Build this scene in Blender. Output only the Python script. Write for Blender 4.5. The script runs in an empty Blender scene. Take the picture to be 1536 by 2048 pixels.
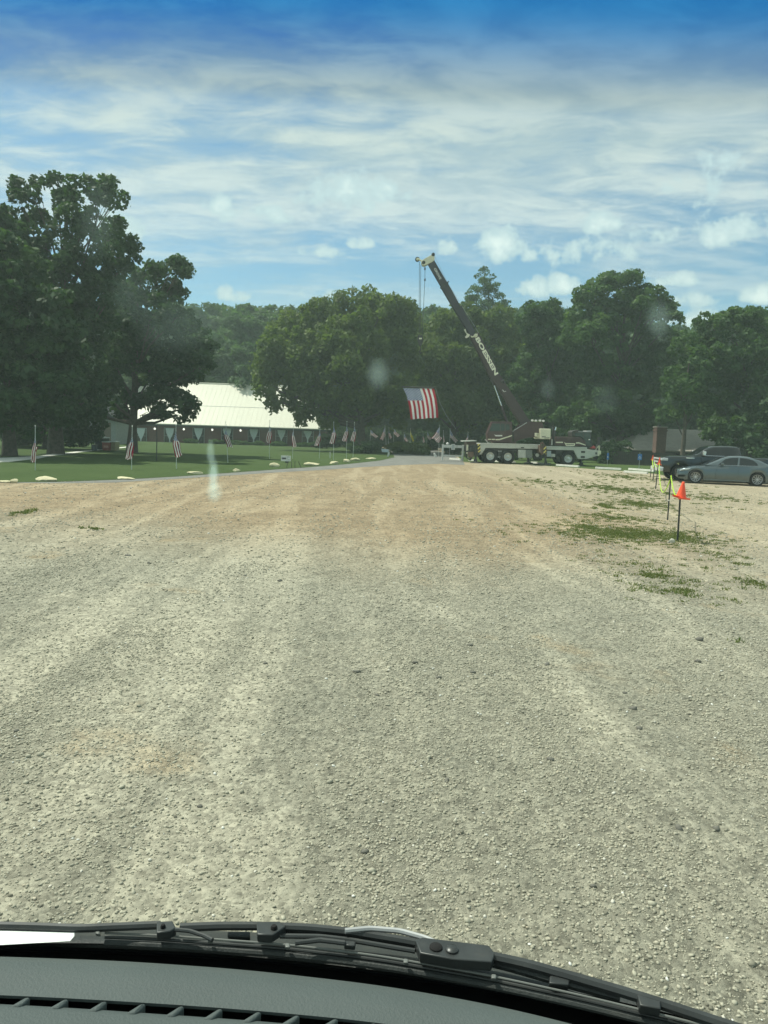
import bpy, bmesh, math, random
import numpy as np
from mathutils import Vector, Matrix
R = math.radians
C = bpy.context.scene.collection
SC = bpy.context.scene

# ---------------------------------------------------------------- camera
F = 1490.0            # focal length in photo pixels (1536 x 2048)
CAM = Vector((0, 0, 2.0))
ROLL = R(1.9)
PITCH = math.atan((1024 - 866) / F)
Y0 = Vector((0, math.cos(PITCH), -math.sin(PITCH)))
U0 = Vector((0, math.sin(PITCH), math.cos(PITCH)))
X0 = Vector((1, 0, 0))
CR = math.cos(ROLL) * X0 + math.sin(ROLL) * U0
CU = -math.sin(ROLL) * X0 + math.cos(ROLL) * U0
cd = bpy.data.cameras.new('camera')
cam = bpy.data.objects.new('camera', cd); C.objects.link(cam)
m = Matrix((CR, CU, -Y0)).transposed().to_4x4(); m.translation = CAM
cam.matrix_world = m
cd.sensor_fit = 'VERTICAL'; cd.sensor_height = 36; cd.lens = F / 2048 * 36
cd.clip_start = 0.02; cd.clip_end = 3000
SC.camera = cam

def ray(u, v):
    d = Y0 + CR * ((u - 768) / F) - CU * ((v - 1024) / F)
    return d
def gp(u, v, z=0.0):                       # point on the level z seen at a photo pixel
    d = ray(u, v); return CAM + d * ((z - CAM.z) / d.z)
def py(u, v, Y):                           # point at depth Y seen at a photo pixel
    d = ray(u, v); return CAM + d * (Y / d.y)

# ---------------------------------------------------------------- light, sky
SUN_EL, SUN_AZ = R(60), R(-68)             # azimuth from +Y towards +X
SC.view_settings.view_transform = 'Standard'; SC.view_settings.look = 'None'
SC.view_settings.gamma = 1; SC.view_settings.exposure = 0.50
SC.cycles.transparent_max_bounces = 24
SC.cycles.max_bounces = 5
ld = bpy.data.lights.new('sun', 'SUN'); ld.energy = 3.6; ld.angle = R(0.6); ld.color = (.99, .985, .86)
sun = bpy.data.objects.new('sun', ld); C.objects.link(sun)
sd = Vector((math.sin(SUN_AZ) * math.cos(SUN_EL), math.cos(SUN_AZ) * math.cos(SUN_EL), math.sin(SUN_EL)))
sun.rotation_euler = sd.to_track_quat('Z', 'Y').to_euler(); sun.location = sd * 50

class NT:                                   # tiny node helper
    def __init__(s, nt): s.nt = nt; s.n = nt.nodes; s.l = nt.links
    def node(s, t, **kw):
        n = s.n.new(t)
        for k, v in kw.items():
            if k in ('inp',):
                for a, b in v.items(): s.set(n, a, b)
            else: setattr(n, k, v)
        return n
    def set(s, n, a, b):
        sock = n.inputs[a]
        if isinstance(b, bpy.types.NodeSocket): s.l.new(b, sock)
        elif isinstance(b, bpy.types.Node): s.l.new(b.outputs[0], sock)
        else:
            if isinstance(b, (tuple, list)) and len(b) == 3 and sock.type == 'RGBA': b = (*b, 1)
            sock.default_value = b
    def m(s, op, a, b=0.0, c=0.0, clamp=False):
        n = s.n.new('ShaderNodeMath'); n.operation = op; n.use_clamp = clamp
        for i, x in enumerate((a, b, c)):
            if op in ('SQRT','ABSOLUTE','FLOOR','FRACT','SINE','ARCSINE') and i: break
            s.set(n, i, x)
        return n.outputs[0]
    def mix(s, f, a, b):
        n = s.n.new('ShaderNodeMix'); n.data_type = 'RGBA'
        s.set(n, 0, f); s.set(n, 6, a); s.set(n, 7, b); return n.outputs[2]
    def mul(s, a, b):
        n = s.n.new('ShaderNodeMix'); n.data_type = 'RGBA'; n.blend_type = 'MULTIPLY'
        s.set(n, 0, 1.0); s.set(n, 6, a); s.set(n, 7, b); return n.outputs[2]
    def ramp(s, f, stops):
        n = s.n.new('ShaderNodeValToRGB'); s.set(n, 0, f); e = n.color_ramp.elements
        while len(e) < len(stops): e.new(.5)
        for i, (p, c) in enumerate(stops):
            e[i].position = p; e[i].color = (c, c, c, 1) if not isinstance(c, tuple) else (*c, 1)
        return n.outputs[0]
    def smooth(s, x, a, b):
        n = s.n.new('ShaderNodeMapRange'); n.interpolation_type = 'SMOOTHSTEP'
        s.set(n, 0, x); s.set(n, 1, a); s.set(n, 2, b); s.set(n, 3, 0.0); s.set(n, 4, 1.0); return n.outputs[0]
    def noise(s, vec, scale, detail=4, rough=.55, dist=0.0):
        n = s.n.new('ShaderNodeTexNoise'); s.set(n, 'Vector', vec)
        n.inputs['Scale'].default_value = scale; n.inputs['Detail'].default_value = detail
        n.inputs['Roughness'].default_value = rough; n.inputs['Distortion'].default_value = dist
        return n.outputs[0]
    def map(s, vec, loc=(0,0,0), rot=(0,0,0), scale=(1,1,1)):
        n = s.n.new('ShaderNodeMapping'); s.set(n, 0, vec)
        n.inputs[1].default_value = loc; n.inputs[2].default_value = rot; n.inputs[3].default_value = scale
        return n.outputs[0]

W = bpy.data.worlds.new('World'); SC.world = W; W.use_nodes = True
k = NT(W.node_tree); k.n.clear()
sky = k.node('ShaderNodeTexSky', sky_type='NISHITA', sun_disc=False, sun_elevation=SUN_EL,
             sun_rotation=SUN_AZ, altitude=200, air_density=1.0, dust_density=0.6, ozone_density=1.4)
tc = k.node('ShaderNodeTexCoord').outputs['Generated']
sx = k.node('ShaderNodeSeparateXYZ', inp={0: tc})
X_, Y_, Z_ = sx.outputs
zc = k.m('MAXIMUM', Z_, 0.0)
inv = k.m('ADD', zc, 0.10)
cx = k.m('DIVIDE', X_, inv); cy = k.m('DIVIDE', Y_, inv)
cv = k.node('ShaderNodeCombineXYZ', inp={0: cx, 1: cy, 2: 0.0}).outputs[0]
n1 = k.noise(k.map(cv, loc=(3.1, 1.7, 0), rot=(0, 0, R(6)), scale=(.75, 1.05, 1)), 1.1, 10, .60, .5)
n2 = k.noise(k.map(cv, loc=(7.4, 2.2, 0), rot=(0, 0, R(-8)), scale=(.55, 1.0, 1)), 2.4, 9, .62, .4)
az = k.m('ARCTAN2', X_, Y_); el = k.m('ARCSINE', Z_)
nb = k.noise(tc, 16, 7, .6, .2)
nb2 = k.noise(tc, 40, 6, .6, .1)
n3 = k.noise(k.map(cv, loc=(1.4, 5.2, 0), rot=(0, 0, R(3)), scale=(.55, 1.0, 1)), 7.5, 8, .62, .6)
veil = k.m('ADD', k.m('ADD', k.m('MULTIPLY', n1, .50), k.m('MULTIPLY', n2, .34)), k.m('MULTIPLY', n3, .16))
hi = k.smooth(el, R(10), R(21))            # the high sheet thickens upwards and thins near the trees
veil = k.m('ADD', veil, k.m('MULTIPLY', hi, .055))
veil = k.m('ADD', veil, k.m('MULTIPLY', k.smooth(el, R(21), R(24.5)), .05))
veilm = k.smooth(veil, .440, .600)
# cumulus heaps: (u, v, half width px, half height px)
puffs = [(430,405,38,26,1),(515,432,62,26,1),(655,402,62,34,1),(640,505,40,15,.9),(722,488,30,13,.8),(890,492,34,22,.7),
         (1195,452,40,24,.9),(1085,575,58,24,1),(1010,505,60,34,.6),(1240,500,62,34,.6),(1470,468,90,32,1),(1520,592,42,18,1),
         (240,455,42,36,.9),(460,592,28,15,.6),(1140,505,60,34,.5),(705,395,70,36,.6),
         (1350,562,36,12,.6),(1395,604,34,13,.5),(1390,640,60,18,.5),(640,590,40,12,.6),(780,392,50,26,.5), (1440,380,60,40,.35)]
acc = None
for (u, v, a, b, s_) in puffs:
    d = ray(u, v).normalized(); A = math.atan2(d.x, d.y); E = math.asin(d.z)
    dx = k.m('DIVIDE', k.m('SUBTRACT', az, A), a / F * 1.15)
    dy0 = k.m('SUBTRACT', el, E)
    dyp = k.m('MAXIMUM', k.m('DIVIDE', dy0, b / F * 1.2), k.m('DIVIDE', dy0, -b / F * .75))
    dd = k.m('ADD', k.m('MULTIPLY', dx, dx), k.m('MULTIPLY', dyp, dyp))
    val = k.m('MULTIPLY', k.m('SUBTRACT', 1.0, dd), s_)
    acc = val if acc is None else k.m('MAXIMUM', acc, val)
acc = k.m('MAXIMUM', acc, -1.0)
nn = k.m('SUBTRACT', k.m('ADD', k.m('MULTIPLY', nb, .7), k.m('MULTIPLY', nb2, .3)), .5)
pd = k.m('ADD', k.m('MULTIPLY', acc, .55), k.m('MULTIPLY', nn, 3.7))
puffm = k.smooth(pd, .05, .42)
puffshade = k.smooth(pd, .3, 1.0)
skycol = k.mul(sky, (.68, .98, .97))
lum = k.smooth(k.m('ADD', k.m('MULTIPLY', n2, .5), k.m('MULTIPLY', n3, .5)), .42, .60)
veilc = k.mix(lum, (3.6, 4.8, 5.3), (5.4, 6.4, 6.3))
veilc = k.mul(veilc, k.mix(k.smooth(el, R(14), R(25)), (1,1,1), (1.02,.98,.86)))
c1 = k.mix(k.m('MULTIPLY', k.m('MULTIPLY', veilm, .88), k.m('ADD', .45, k.m('MULTIPLY', k.smooth(el, R(8), R(16)), .55))), skycol, veilc)
pc = k.mix(puffshade, (4.4, 5.9, 6.1), (7.0, 8.2, 7.7))
c2 = k.mix(k.m('MULTIPLY', puffm, .93), c1, pc)
bg = k.node('ShaderNodeBackground', inp={0: c2, 1: 0.092})
k.l.new(bg.outputs[0], k.node('ShaderNodeOutputWorld').inputs[0])

# ---------------------------------------------------------------- materials
def mat(name, color=(.5,.5,.5), rough=.6, metal=0.0, vary=.12, vscale=6.0, spec=.5, bump=0.0, bscale=40.0, trans=0.0, coat=0.0, dirt=None):
    M = bpy.data.materials.new(name); M.use_nodes = True
    k = NT(M.node_tree); b = k.n['Principled BSDF']
    tc = k.node('ShaderNodeTexCoord').outputs['Object']
    col = (*color, 1)
    if vary:
        n = k.noise(tc, vscale, 5, .6)
        f = k.ramp(n, [(.3, 1 - vary), (.7, 1 + vary)])
        col = k.mul(col, f)
    if dirt:
        n = k.noise(tc, dirt[0], 6, .65)
        col = k.mix(k.m('MULTIPLY', k.smooth(n, .5, .75), dirt[1]), col, dirt[2])
    k.set(b, 'Base Color', col)
    b.inputs['Roughness'].default_value = rough; b.inputs['Metallic'].default_value = metal
    b.inputs['Specular IOR Level'].default_value = spec
    b.inputs['Coat Weight'].default_value = coat
    if bump:
        bn = k.node('ShaderNodeBump'); bn.inputs['Strength'].default_value = bump; bn.inputs['Distance'].default_value = .02
        k.l.new(k.noise(tc, bscale, 5, .6), bn.inputs['Height']); k.l.new(bn.outputs[0], b.inputs['Normal'])
    return M

MT = {}
MT['asphalt'] = mat('asphalt', (.17,.17,.155), .9, vary=.2, vscale=1.2, bump=.3, bscale=60)
MT['bark'] = mat('bark', (.085,.07,.055), .95, vary=.4, vscale=5, bump=.8, bscale=14)
MT['paint_white'] = mat('white_paint', (.72,.72,.68), .5, vary=.08, dirt=(5,.5,(.42,.40,.33)))
MT['concrete'] = mat('concrete', (.68,.67,.60), .85, vary=.12, vscale=3, bump=.3, dirt=(2.5,.5,(.35,.33,.27)))
MT['black'] = mat('black_rubber', (.018,.018,.018), .8, vary=.2)
MT['chrome'] = mat('chrome', (.75,.76,.76), .16, 1.0, vary=0)
MT['alloy'] = mat('alloy', (.58,.59,.60), .32, .75, vary=.05)
MT['galv'] = mat('galvanised', (.42,.43,.43), .45, .6, vary=.1)
MT['rope'] = mat('chain_yellow', (.55,.80,.06), .45, vary=.08)
MT['glassdark'] = mat('dark_glass', (.012,.016,.018), .06, vary=0, spec=.6)

# ---------------------------------------------------------------- mesh helpers
def put(name, me, parent=None, mats=()):
    o = bpy.data.objects.new(name, me); C.objects.link(o)
    for m_ in mats: me.materials.append(m_)
    if parent: o.parent = parent
    return o
def tag(o, label=None, cat=None, group=None, kind=None):
    if label: o['label'] = label
    if cat: o['category'] = cat
    if group: o['group'] = group
    if kind: o['kind'] = kind
    return o
def thing(name, label, cat, loc=(0,0,0), rz=0.0, group=None):
    o = bpy.data.objects.new(name, None); C.objects.link(o)
    o.location = loc; o.rotation_euler = (0, 0, rz); o.empty_display_size = .2
    return tag(o, label, cat, group)
def copy_tree(o, parent=None):
    c = o.copy(); C.objects.link(c)
    if parent: c.parent = parent
    for ch in list(o.children): copy_tree(ch, c)
    return c

class MB:
    def __init__(s): s.v = []; s.f = []; s.mi = []; s.uv = None
    def add(s, vs, fs, mi=0):
        b = len(s.v); s.v += [tuple(v) for v in vs]
        for f in fs: s.f.append(tuple(i + b for i in f)); s.mi.append(mi)
        return s
    def box(s, x0, x1, y0, y1, z0, z1, mi=0):
        vs = [(x0,y0,z0),(x1,y0,z0),(x1,y1,z0),(x0,y1,z0),(x0,y0,z1),(x1,y0,z1),(x1,y1,z1),(x0,y1,z1)]
        return s.add(vs, [(0,3,2,1),(4,5,6,7),(0,1,5,4),(1,2,6,5),(2,3,7,6),(3,0,4,7)], mi)
    def prism(s, pts, y0, y1, mi=0, inset=0.0):   # pts: (x, z) outline, extruded along y
        n = len(pts)
        ar = sum(pts[i][0]*pts[(i+1)%n][1] - pts[(i+1)%n][0]*pts[i][1] for i in range(n))
        if ar < 0: pts = pts[::-1]
        vs = [(x, y0, z) for x, z in pts] + [(x, y1, z) for x, z in pts]
        fs = [tuple(range(n)), tuple(range(2*n-1, n-1, -1))]
        fs += [(i, i+n, (i+1)%n+n, (i+1)%n) for i in range(n)]
        return s.add(vs, fs, mi)
    def slab(s, pts, z0, z1, mi=0):
        n = len(pts)
        ar = sum(pts[i][0]*pts[(i+1)%n][1] - pts[(i+1)%n][0]*pts[i][1] for i in range(n))
        if ar < 0: pts = pts[::-1]
        vs = [(p[0], p[1], z0) for p in pts] + [(p[0], p[1], z1) for p in pts]
        fs = [tuple(range(n-1, -1, -1)), tuple(range(n, 2*n))]
        fs += [(i, (i+1)%n, (i+1)%n+n, i+n) for i in range(n)]
        return s.add(vs, fs, mi)
    def tube(s, path, rad, n=8, mi=0, cap=True):
        P = [Vector(p) for p in path]
        if not hasattr(rad, '__len__'): rad = [rad] * len(P)
        b = len(s.v); up = Vector((0.13, .2, 1)).normalized(); pu = None
        for i, p in enumerate(P):
            t = (P[min(i+1, len(P)-1)] - P[max(i-1, 0)])
            t = t.normalized() if t.length > 1e-9 else Vector((0,0,1))
            a = pu if pu is not None else (up if abs(t.dot(up)) < .95 else Vector((1,0,0)))
            u = (a - t * a.dot(t)).normalized(); w = t.cross(u); pu = u
            for j in range(n):
                an = 2*math.pi*j/n
                s.v.append(tuple(p + (u*math.cos(an) + w*math.sin(an)) * rad[i]))
        for i in range(len(P)-1):
            for j in range(n):
                s.f.append((b+i*n+j, b+i*n+(j+1)%n, b+(i+1)*n+(j+1)%n, b+(i+1)*n+j)); s.mi.append(mi)
        if cap:
            s.f.append(tuple(b+j for j in range(n-1,-1,-1))); s.mi.append(mi)
            e = b+(len(P)-1)*n; s.f.append(tuple(e+j for j in range(n))); s.mi.append(mi)
        return s
    def lathe(s, prof, center, axis='z', n=20, mi=0, cap=True):   # prof: (r, h)
        b = len(s.v); c = Vector(center)
        for r, h in prof:
            for j in range(n):
                a = 2*math.pi*j/n; q = (r*math.cos(a), r*math.sin(a))
                if axis == 'z': p = Vector((q[0], q[1], h))
                elif axis == 'y': p = Vector((q[0], h, -q[1]))
                else: p = Vector((h, q[0], q[1]))
                s.v.append(tuple(c + p))
        for i in range(len(prof)-1):
            for j in range(n):
                s.f.append((b+i*n+j, b+i*n+(j+1)%n, b+(i+1)*n+(j+1)%n, b+(i+1)*n+j)); s.mi.append(mi)
        if not cap: return s
        s.f.append(tuple(b+j for j in range(n-1,-1,-1))); s.mi.append(mi)
        e = b+(len(prof)-1)*n; s.f.append(tuple(e+j for j in range(n))); s.mi.append(mi)
        return s
    def grid(s, fn, nu, nv, mi=0, uv=False):
        b = len(s.v)
        for i in range(nu+1):
            for j in range(nv+1): s.v.append(tuple(fn(i/nu, j/nv)))
        for i in range(nu):
            for j in range(nv):
                a = b+i*(nv+1)+j; s.f.append((a, a+nv+1, a+nv+2, a+1)); s.mi.append(mi)
        if uv: s.uv = (b, nu, nv)
        return s
    def mesh(s, name, mats=(), smooth=None):
        me = bpy.data.meshes.new(name); me.from_pydata(s.v, [], s.f)
        for m_ in mats: me.materials.append(m_)
        me.polygons.foreach_set('material_index', s.mi)
        if s.uv:
            b, nu, nv = s.uv; l = me.uv_layers.new(name='uv')
            for p in me.polygons:
                for li in p.loop_indices:
                    q = me.loops[li].vertex_index - b
                    l.data[li].uv = ((q // (nv+1)) / nu, (q % (nv+1)) / nv)
        if smooth is not None:
            me.polygons.foreach_set('use_smooth', [True]*len(me.polygons))
            me.set_sharp_from_angle(angle=R(smooth))
        me.update(); return me
    def build(s, name, mats, parent=None, smooth=None, loc=None):
        if not isinstance(mats, (list, tuple)): mats = [mats]
        o = put(name, s.mesh(name, mats, smooth), parent)
        if loc is not None: o.location = loc
        return o
def bevel(o, w=.01, seg=2):
    m_ = o.modifiers.new('bevel', 'BEVEL'); m_.width = w; m_.segments = seg; m_.limit_method = 'ANGLE'; m_.angle_limit = R(40)
    m_.harden_normals = False
    return o
def np_mesh(name, verts, faces_n, loops, mats, tone=None, smooth=False, smooth_faces=None):
    me = bpy.data.meshes.new(name)
    nv = len(verts); nf = len(loops) // faces_n
    me.vertices.add(nv); me.vertices.foreach_set('co', verts.astype(np.float32).ravel())
    me.loops.add(len(loops)); me.loops.foreach_set('vertex_index', loops.astype(np.int32))
    me.polygons.add(nf); me.polygons.foreach_set('loop_start', np.arange(0, nf*faces_n, faces_n, dtype=np.int32))
    if smooth: me.polygons.foreach_set('use_smooth', np.ones(nf, dtype=bool))
    if tone is not None:
        a = me.attributes.new('tone', 'FLOAT', 'POINT'); a.data.foreach_set('value', tone.astype(np.float32))
    for m_ in mats: me.materials.append(m_)
    me.update(calc_edges=True); me.validate()
    return me
def text_mesh(body, size, extrude=.002, bold=0.0):
    cu = bpy.data.curves.new('txt', 'FONT'); cu.body = body; cu.size = size; cu.extrude = extrude; cu.offset = bold
    cu.align_x = 'CENTER'; cu.align_y = 'CENTER'; cu.resolution_u = 3
    o = bpy.data.objects.new('txt', cu); C.objects.link(o)
    bpy.context.view_layer.update()
    me = bpy.data.meshes.new_from_object(o.evaluated_get(bpy.context.evaluated_depsgraph_get()))
    bpy.data.objects.remove(o); return me
# ---------------------------------------------------------------- ground
def lot_material():
    M = bpy.data.materials.new('gravel_lot'); M.use_nodes = True
    k = NT(M.node_tree); b = k.n['Principled BSDF']
    tc = k.node('ShaderNodeTexCoord').outputs['Object']
    s = k.node('ShaderNodeSeparateXYZ', inp={0: tc}); X, Y = s.outputs[0], s.outputs[1]
    big = k.noise(k.map(tc, scale=(1, .35, 1)), .22, 5, .6, .3)
    mid = k.noise(tc, 1.3, 6, .65, .2)
    wob = k.m('ADD', Y, k.m('MULTIPLY', k.m('SUBTRACT', big, .5), 9.0))
    wob = k.m('ADD', wob, k.m('MULTIPLY', k.m('SUBTRACT', mid, .5), 3.0))
    wob = k.m('ADD', wob, k.m('MULTIPLY', k.m('MINIMUM', X, 1.0), .38))
    wob = k.m('ADD', wob, k.m('MULTIPLY', k.m('MAXIMUM', X, 1.5), -.2))
    far = k.smooth(wob, 8.0, 15.5)
    grey = k.mix(k.smooth(mid, .35, .65), (.36,.345,.268), (.305,.297,.232))
    # dusty pale fines where wheels have pressed the stone in
    track = k.noise(k.map(tc, rot=(0,0,R(9)), scale=(.8, .10, 1)), 1.0, 7, .66, .7)
    dust = k.smooth(track, .46, .62)
    grey = k.mix(k.m('MULTIPLY', dust, .34), grey, (.435,.405,.31))
    tan = k.mix(k.smooth(mid, .38, .62), (.365,.285,.185), (.29,.23,.15))
    tan = k.mix(k.m('MULTIPLY', dust, .5), tan, (.40,.335,.23))
    col = k.mix(far, grey, tan)
    # pale sandy ground on the right by the posts
    rt = k.smooth(k.m('ADD', X, k.m('MULTIPLY', k.m('SUBTRACT', mid, .5), 4.0)), 4.5, 8.0)
    rt = k.m('MULTIPLY', rt, k.smooth(Y, 7.5, 11.0))
    col = k.mix(k.m('MULTIPLY', rt, .6), col, (.41,.37,.275))
    # a few brown clay spots
    cl = k.noise(k.map(tc, loc=(4.2,1.3,0)), .55, 4, .6, .2)
    col = k.mix(k.m('MULTIPLY', k.smooth(cl, .60, .72), .6), col, (.40,.31,.19))
    # stones
    v1 = k.node('ShaderNodeTexVoronoi', inp={'Vector': tc, 'Scale': 42.0})
    v2 = k.node('ShaderNodeTexVoronoi', inp={'Vector': tc, 'Scale': 15.0})
    hs = k.node('ShaderNodeSeparateColor', inp={0: v1.outputs['Color']}).outputs[0]
    hs2 = k.node('ShaderNodeSeparateColor', inp={0: v2.outputs['Color']}).outputs[1]
    col = k.mul(col, k.ramp(hs, [(0, .72), (.5, 1.0), (1, 1.24)]))
    col = k.mul(col, k.ramp(hs2, [(0, .80), (.25, .97), (1, 1.10)]))
    sp = k.noise(tc, 7.0, 8, .78)
    col = k.mul(col, k.ramp(sp, [(.30, .62), (.46, .96), (.7, 1.14)]))
    # sparse dark litter seen at distance
    lit = k.noise(k.map(tc, scale=(1, .55, 1)), 3.3, 7, .8, .1)
    col = k.mix(k.m('MULTIPLY', k.smooth(lit, .62, .70), .45), col, (.12,.12,.09))
    k.set(b, 'Base Color', col); b.inputs['Roughness'].default_value = .95; b.inputs['Specular IOR Level'].default_value = .15
    h = k.m('ADD', k.m('MULTIPLY', v1.outputs['Distance'], -.5), k.m('MULTIPLY', v2.outputs['Distance'], -1.0))
    h = k.m('ADD', h, k.m('MULTIPLY', sp, 2.2))
    h = k.m('MULTIPLY', h, k.m('SUBTRACT', 1.15, k.m('MULTIPLY', dust, .7)))
    h = k.m('ADD', h, k.m('MULTIPLY', k.noise(tc, 1.1, 5, .6), 5.0))
    bn = k.node('ShaderNodeBump', inp={'Strength': .85, 'Distance': .03, 'Height': h}); k.l.new(bn.outputs[0], b.inputs['Normal'])
    return M
g = MB(); g.add([(-320,-30,0),(320,-30,0),(320,420,0),(-320,420,0)], [(0,1,2,3)])
tag(g.build('gravel_lot', lot_material()), kind='structure')

def grass_material(name, c1, c2, c3):
    M = bpy.data.materials.new(name); M.use_nodes = True
    k = NT(M.node_tree); b = k.n['Principled BSDF']
    tc = k.node('ShaderNodeTexCoord').outputs['Object']
    n = k.noise(tc, .35, 6, .62, .3); n2 = k.noise(k.map(tc, scale=(1,.5,1)), 5, 8, .7)
    col = k.mix(k.smooth(n, .35, .65), c1, c2)
    col = k.mix(k.m('MULTIPLY', k.smooth(n2, .5, .72), .5), col, c3)
    k.set(b, 'Base Color', col); b.inputs['Roughness'].default_value = .9; b.inputs['Specular IOR Level'].default_value = .1
    bn = k.node('ShaderNodeBump', inp={'Strength': .9, 'Distance': .06, 'Height': n2}); k.l.new(bn.outputs[0], b.inputs['Normal'])
    return M
MT['lawn'] = grass_material('lawn_grass', (.050,.082,.026), (.060,.094,.031), (.09,.108,.042))
MT['far_grass'] = grass_material('far_grass', (.055,.095,.028), (.075,.11,.035), (.13,.13,.06))
def sheet(name, pix, z, material, thick=.0, extra=()):
    pts = [gp(u, v, z) for u, v in pix] + [Vector((x, y, z)) for x, y in extra]
    mb = MB(); mb.add([tuple(p) for p in pts], [tuple(range(len(pts)))])
    o = mb.build(name, material); tag(o, kind='structure')
    if o.data.polygons[0].normal.z < 0: o.data.flip_normals()
    return o
# paved strip between lawn and lot, widening into the drive through the gate
strip = [(-260,966.5),(60,967),(180,966.5),(300,960.5),(450,951),(560,944),(650,938.5),(720,933),(800,929.5),(900,930),(990,932),
         (985,913),(893,906),(868,900.5),(778,899),(787,906),(792,913),(760,919),(700,925.5),(620,932),(540,938),(460,943.5),(350,951),(250,956.5),(120,961),(-260,961.5)]
lawn_edge = [(-320,961),(0,964.5),(120,963.2),(250,958.5),(350,953),(460,945.3),(540,939.6),(620,934),(700,927.5),(760,921),(789,914.5),(786,907),(776,900.5),(760,893)]
sheet('paved_path', [(-320,962),(0,965.5),(120,966.5),(230,965),(340,958.5),(450,951.5),(560,944.5),(650,939.5),(720,934.5),(800,930),(880,927.5),(930,930),(925,920),(893,906),(868,900.5),(776,899.5),(786,906),(789,914.0),(760,920.5),(700,927),(620,933.5),(540,939),(460,944.8),(350,952.5),(250,958),(120,962.7),(0,964),(-320,960.5)], .004, MT['asphalt'])
sheet('lawn', lawn_edge, .012, MT['lawn'], extra=[(12,150),(-150,150),(-70,30)])
sheet('meadow', [(884,921),(1000,927.5),(1060,929.5),(1200,939),(1290,945),(1320,949),(1345,955),(1600,970)], .004, MT['far_grass'], extra=[(220,50),(200,300),(-150,300),(-60,150.5),(11.5,150.5),(7.5,78),(6.5,66)])
sheet('concrete_walk', [(-40,925),(15,924),(80,916.5),(95,913),(160,904.5),(262,894),(262,892.5),(160,902),(95,909),(80,911.5),(15,915),(-40,917)], .018, MT['concrete'])

# ---------------------------------------------------------------- loose gravel (real stones near the van)
def pebble_material():
    M = bpy.data.materials.new('pebbles'); M.use_nodes = True
    k = NT(M.node_tree); b = k.n['Principled BSDF']
    a = k.node('ShaderNodeAttribute', attribute_name='tone').outputs['Fac']
    col = k.ramp(a, [(0, (.16,.155,.12)), (.15, (.28,.27,.21)), (.5, (.375,.36,.28)), (.8, (.43,.41,.32)), (.93, (.45,.40,.30)), (1, (.66,.66,.60))])
    tc = k.node('ShaderNodeTexCoord').outputs['Object']
    col = k.mul(col, k.ramp(k.noise(tc, 120, 3, .6), [(.3,.85),(.7,1.12)]))
    k.set(b, 'Base Color', col); b.inputs['Roughness'].default_value = .9; b.inputs['Specular IOR Level'].default_value = .2
    return M
MT['pebble'] = pebble_material()
ico_bm = bmesh.new(); bmesh.ops.create_icosphere(ico_bm, subdivisions=1, radius=1)
ICOV = np.array([v.co[:] for v in ico_bm.verts]); ICOF = np.array([[v.index for v in f.verts] for f in ico_bm.faces]); ico_bm.free()
def scatter_stones(name, xy, size, tone, rng, flat=.62, sink=.25):
    n = len(xy); nv = len(ICOV)
    V = ICOV[None] * (1 + rng.uniform(-.28, .28, (n, nv, 1)))
    sc = np.stack([rng.uniform(.8,1.3,n), rng.uniform(.6,1.0,n), rng.uniform(.4,.75,n)*flat/.62], 1)[:, None, :]
    V = V * sc
    t = rng.uniform(-.5,.5,(n,1)); V2 = V.copy(); V2[:,:,2] = V[:,:,2]*np.cos(t)+V[:,:,0]*np.sin(t); V2[:,:,0] = V[:,:,0]*np.cos(t)-V[:,:,2]*np.sin(t); V = V2
    a = rng.uniform(0, 2*np.pi, (n,1)); x = V[:,:,0]*np.cos(a)-V[:,:,1]*np.sin(a); y = V[:,:,0]*np.sin(a)+V[:,:,1]*np.cos(a)
    V = np.stack([x, y, V[:,:,2]], 2) * size[:, None, None]
    V[:,:,0] += xy[:,0:1]; V[:,:,1] += xy[:,1:2]; V[:,:,2] += (size*sink)[:, None]
    L = (ICOF[None] + (np.arange(n)*nv)[:, None, None]).reshape(-1)
    return np_mesh(name, V.reshape(-1,3), 3, L, [MT['pebble']], tone=np.repeat(tone, nv), smooth=False)
rng = np.random.default_rng(7)
def tracks(x, y):
    xx = x - .012*y*y*.35
    return .5 + .28*np.sin(xx*2.3+.6+.25*np.sin(y*.6)) + .22*np.sin(xx*5.1+1.3*np.sin(y*.35)+y*.15) + .2*np.sin(x*1.1+y*1.7)*np.sin(y*.9-x*.7)
P = []; S = []
for (y0, y1, dens, s0, s1) in [(2.2,3.6,5600,.0045,.0115),(3.6,5.2,3500,.005,.0125),(5.2,7.5,1700,.0065,.014),(7.5,11,600,.008,.018),(11,17,110,.012,.026),(17,32,22,.016,.035)]:
    w0 = .60*y1 + .3; n = int(dens*(y1-y0)*2*w0)
    x = rng.uniform(-w0, w0, n); y = rng.uniform(y0, y1, n)
    p = np.clip(tracks(x, y)*.9 + .25*np.clip(x,0,2)/2 , .30, 1)
    kp = rng.random(n) < p
    P.append(np.stack([x[kp], y[kp]], 1)); S.append((rng.uniform(0,1,kp.sum())**3.0*(s1*1.15-s0)+s0)*.86)
n = 420; y = 2.6 + 17*rng.random(n)**1.3; x = rng.uniform(-1,1,n)*(.6*y+.3); kp = rng.random(n) < np.clip(tracks(x,y)**2*1.4,.05,1)
P.append(np.stack([x[kp],y[kp]],1)); S.append(rng.uniform(.012,.022,kp.sum()))
P = np.concatenate(P); S = np.concatenate(S)
_le = sorted([(gp(u, v).x, gp(u, v).y) for u, v in [(-320,961),(0,964.5),(120,963.2),(250,958.5),(350,953),(460,945.3)]])
keep_ = P[:,1] < np.interp(P[:,0], [q[0] for q in _le], [q[1] for q in _le], right=99) - .1
P = P[keep_]; S = S[keep_]
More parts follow.
